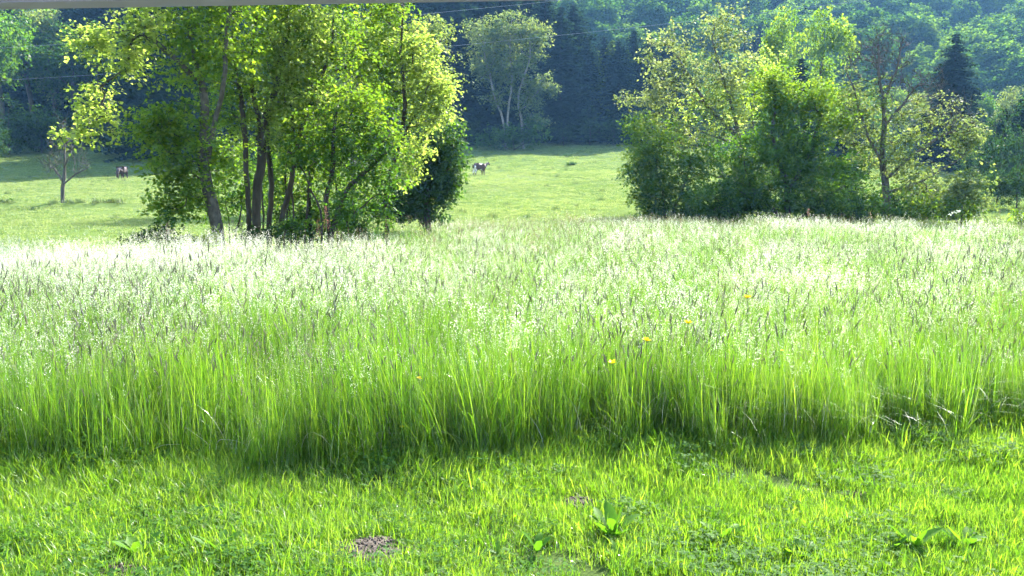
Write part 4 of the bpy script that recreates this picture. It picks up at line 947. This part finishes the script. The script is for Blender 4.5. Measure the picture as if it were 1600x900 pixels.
def stalk(pts, Y, label, r=.003, head=None, name='bent_grass_stalk'):
    P = np.array([at(px, py, Y + (k * .02)) for k, (px, py) in enumerate(pts)]); b = P[0].copy(); b[2] = gz(b[0], b[1]) 
    t = np.linspace(0, 1, 18); tt = np.linspace(0, 1, len(P)); c = np.column_stack([np.interp(t, tt, P[:, k]) for k in range(3)])
    for _ in range(2): c[1:-1] = (c[:-2] + 2 * c[1:-1] + c[2:]) / 4
    root = empty(name, tuple(b), label, 'grass stalk'); G = Geo(); tubes(G, c - b, np.arange(18) - 1, np.linspace(r, r * .5, 18))
    link('stem', G.mesh('stem', [M['straw' if head is None else 'stalk']], True), root)
    if head:
        rng = np.random.default_rng(int(abs(pts[0][0])));  G = Geo(); D = c[-1] - c[-4]; D /= np.linalg.norm(D)
        panicles(rng, G, (c[-1] - b)[None], D[None], *((.5, .03, 130, .034, 0) if name == 'dock_stalk' else (.16, .012, 50, .018, 0))); link('seed_head', G.mesh('seed_head', [M[head]]), root)
stalk([(312, 752), (325, 742), (370, 728), (400, 708)], 4.65, 'pale fallen stalk lying out onto the lawn edge')
stalk([(337, 712), (339, 690), (346, 686), (368, 688), (388, 696)], 4.75, 'pale stalk bent into a square arch at the grass edge')
stalk([(335, 712), (322, 690), (290, 668)], 4.8, 'pale straight leaning stalk beside the square arch stalk', .0025)
stalk([(240, 702), (255, 695), (282, 694)], 4.75, 'short pale arched stalk at the shaded grass foot', .0025)
stalk([(1150, 700), (1185, 685), (1215, 702)], 5.1, 'pale arched blade near the dry brownish foot of the tall grass', .003)
stalk([(1445, 700), (1465, 690), (1480, 697)], 5.2, 'whitish curved single blade at the shaded lawn edge', .003)
stalk([(1060, 715), (1080, 708), (1100, 714)], 5.0, 'whitish flattened stalks lying at the lawn edge', .004)
stalk([(1445, 470), (1455, 400), (1462, 360), (1478, 336), (1494, 331)], 9.0, 'tall arching grass stalk against the dark thicket', .004, 'seed', 'tall_grass_stalk')
stalk([(1480, 470), (1500, 390), (1515, 345), (1536, 330)], 9.2, 'second tall arching grass stalk nearer the pale leaved bush', .004, 'seed', 'tall_grass_stalk')
stalk([(1540, 470), (1550, 400), (1562, 336)], 9.4, 'upright tan seed stalk before the dark leafy trees', .004, 'seed_dark', 'tall_grass_stalk')
stalk([(1358, 470), (1358, 400), (1360, 338)], 9.0, 'upright thin dark seed stalk in front of the sparse tree', .0035, 'seed_dark', 'tall_grass_stalk')
stalk([(1262, 420), (1262, 380), (1263, 330)], 14, 'rust red sorrel spike before the dense dark tree', .005, 'seed_red', 'sorrel_stalk')
stalk([(510, 420), (511, 380), (509, 332)], 17, 'taller rust red dock stalk at the foot of the hazel', .008, 'seed_red', 'dock_stalk')
stalk([(500, 420), (498, 385), (497, 350)], 17, 'shorter rust brown dock stalk beside the taller one', .007, 'seed_red', 'dock_stalk')
stalk([(362, 420), (363, 390), (363, 354)], 16.6, 'pale straw coloured dead stalk by the mottled trunk', .006, 'seed_dark', 'dock_stalk')
stalk([(374, 420), (374, 390), (376, 354)], 16.8, 'straw coloured dead stalk nearest the double trunk', .006, 'seed_dark', 'dock_stalk')
stalk([(262, 420), (262, 390), (262, 356)], 17, 'brownish dead stalk in front of the low dark bush', .006, 'seed_red', 'dock_stalk')

# ------------------------------------------------------------------ haze: the morning air of the valley
def haze():
    import bmesh
    bm = bmesh.new(); bmesh.ops.create_cube(bm, size=1)
    x0, x1, y0, y1, z0, z1 = -480, 480, -80, 640, -3, 232
    for v in bm.verts: v.co = Vector((x0 if v.co.x < 0 else x1, y0 if v.co.y < 0 else y1, z0 if v.co.z < 0 else z1))
    me = bpy.data.meshes.new('haze'); bm.to_mesh(me); bm.free()
    m = bpy.data.materials.new('haze_air'); nt = nodes(m)
    v = N(nt, 'ShaderNodeVolumePrincipled'); v.inputs['Color'].default_value = (.24, .54, 1, 1); v.inputs['Density'].default_value = .00022
    v.inputs['Anisotropy'].default_value = .2
    o = N(nt, 'ShaderNodeOutputMaterial'); nt.links.new(v.outputs[0], o.inputs['Volume'])
    me.materials.append(m); ob = link('haze', me); tag(ob, 'pale blue morning haze filling the valley air', 'haze', None, 'stuff')
haze()
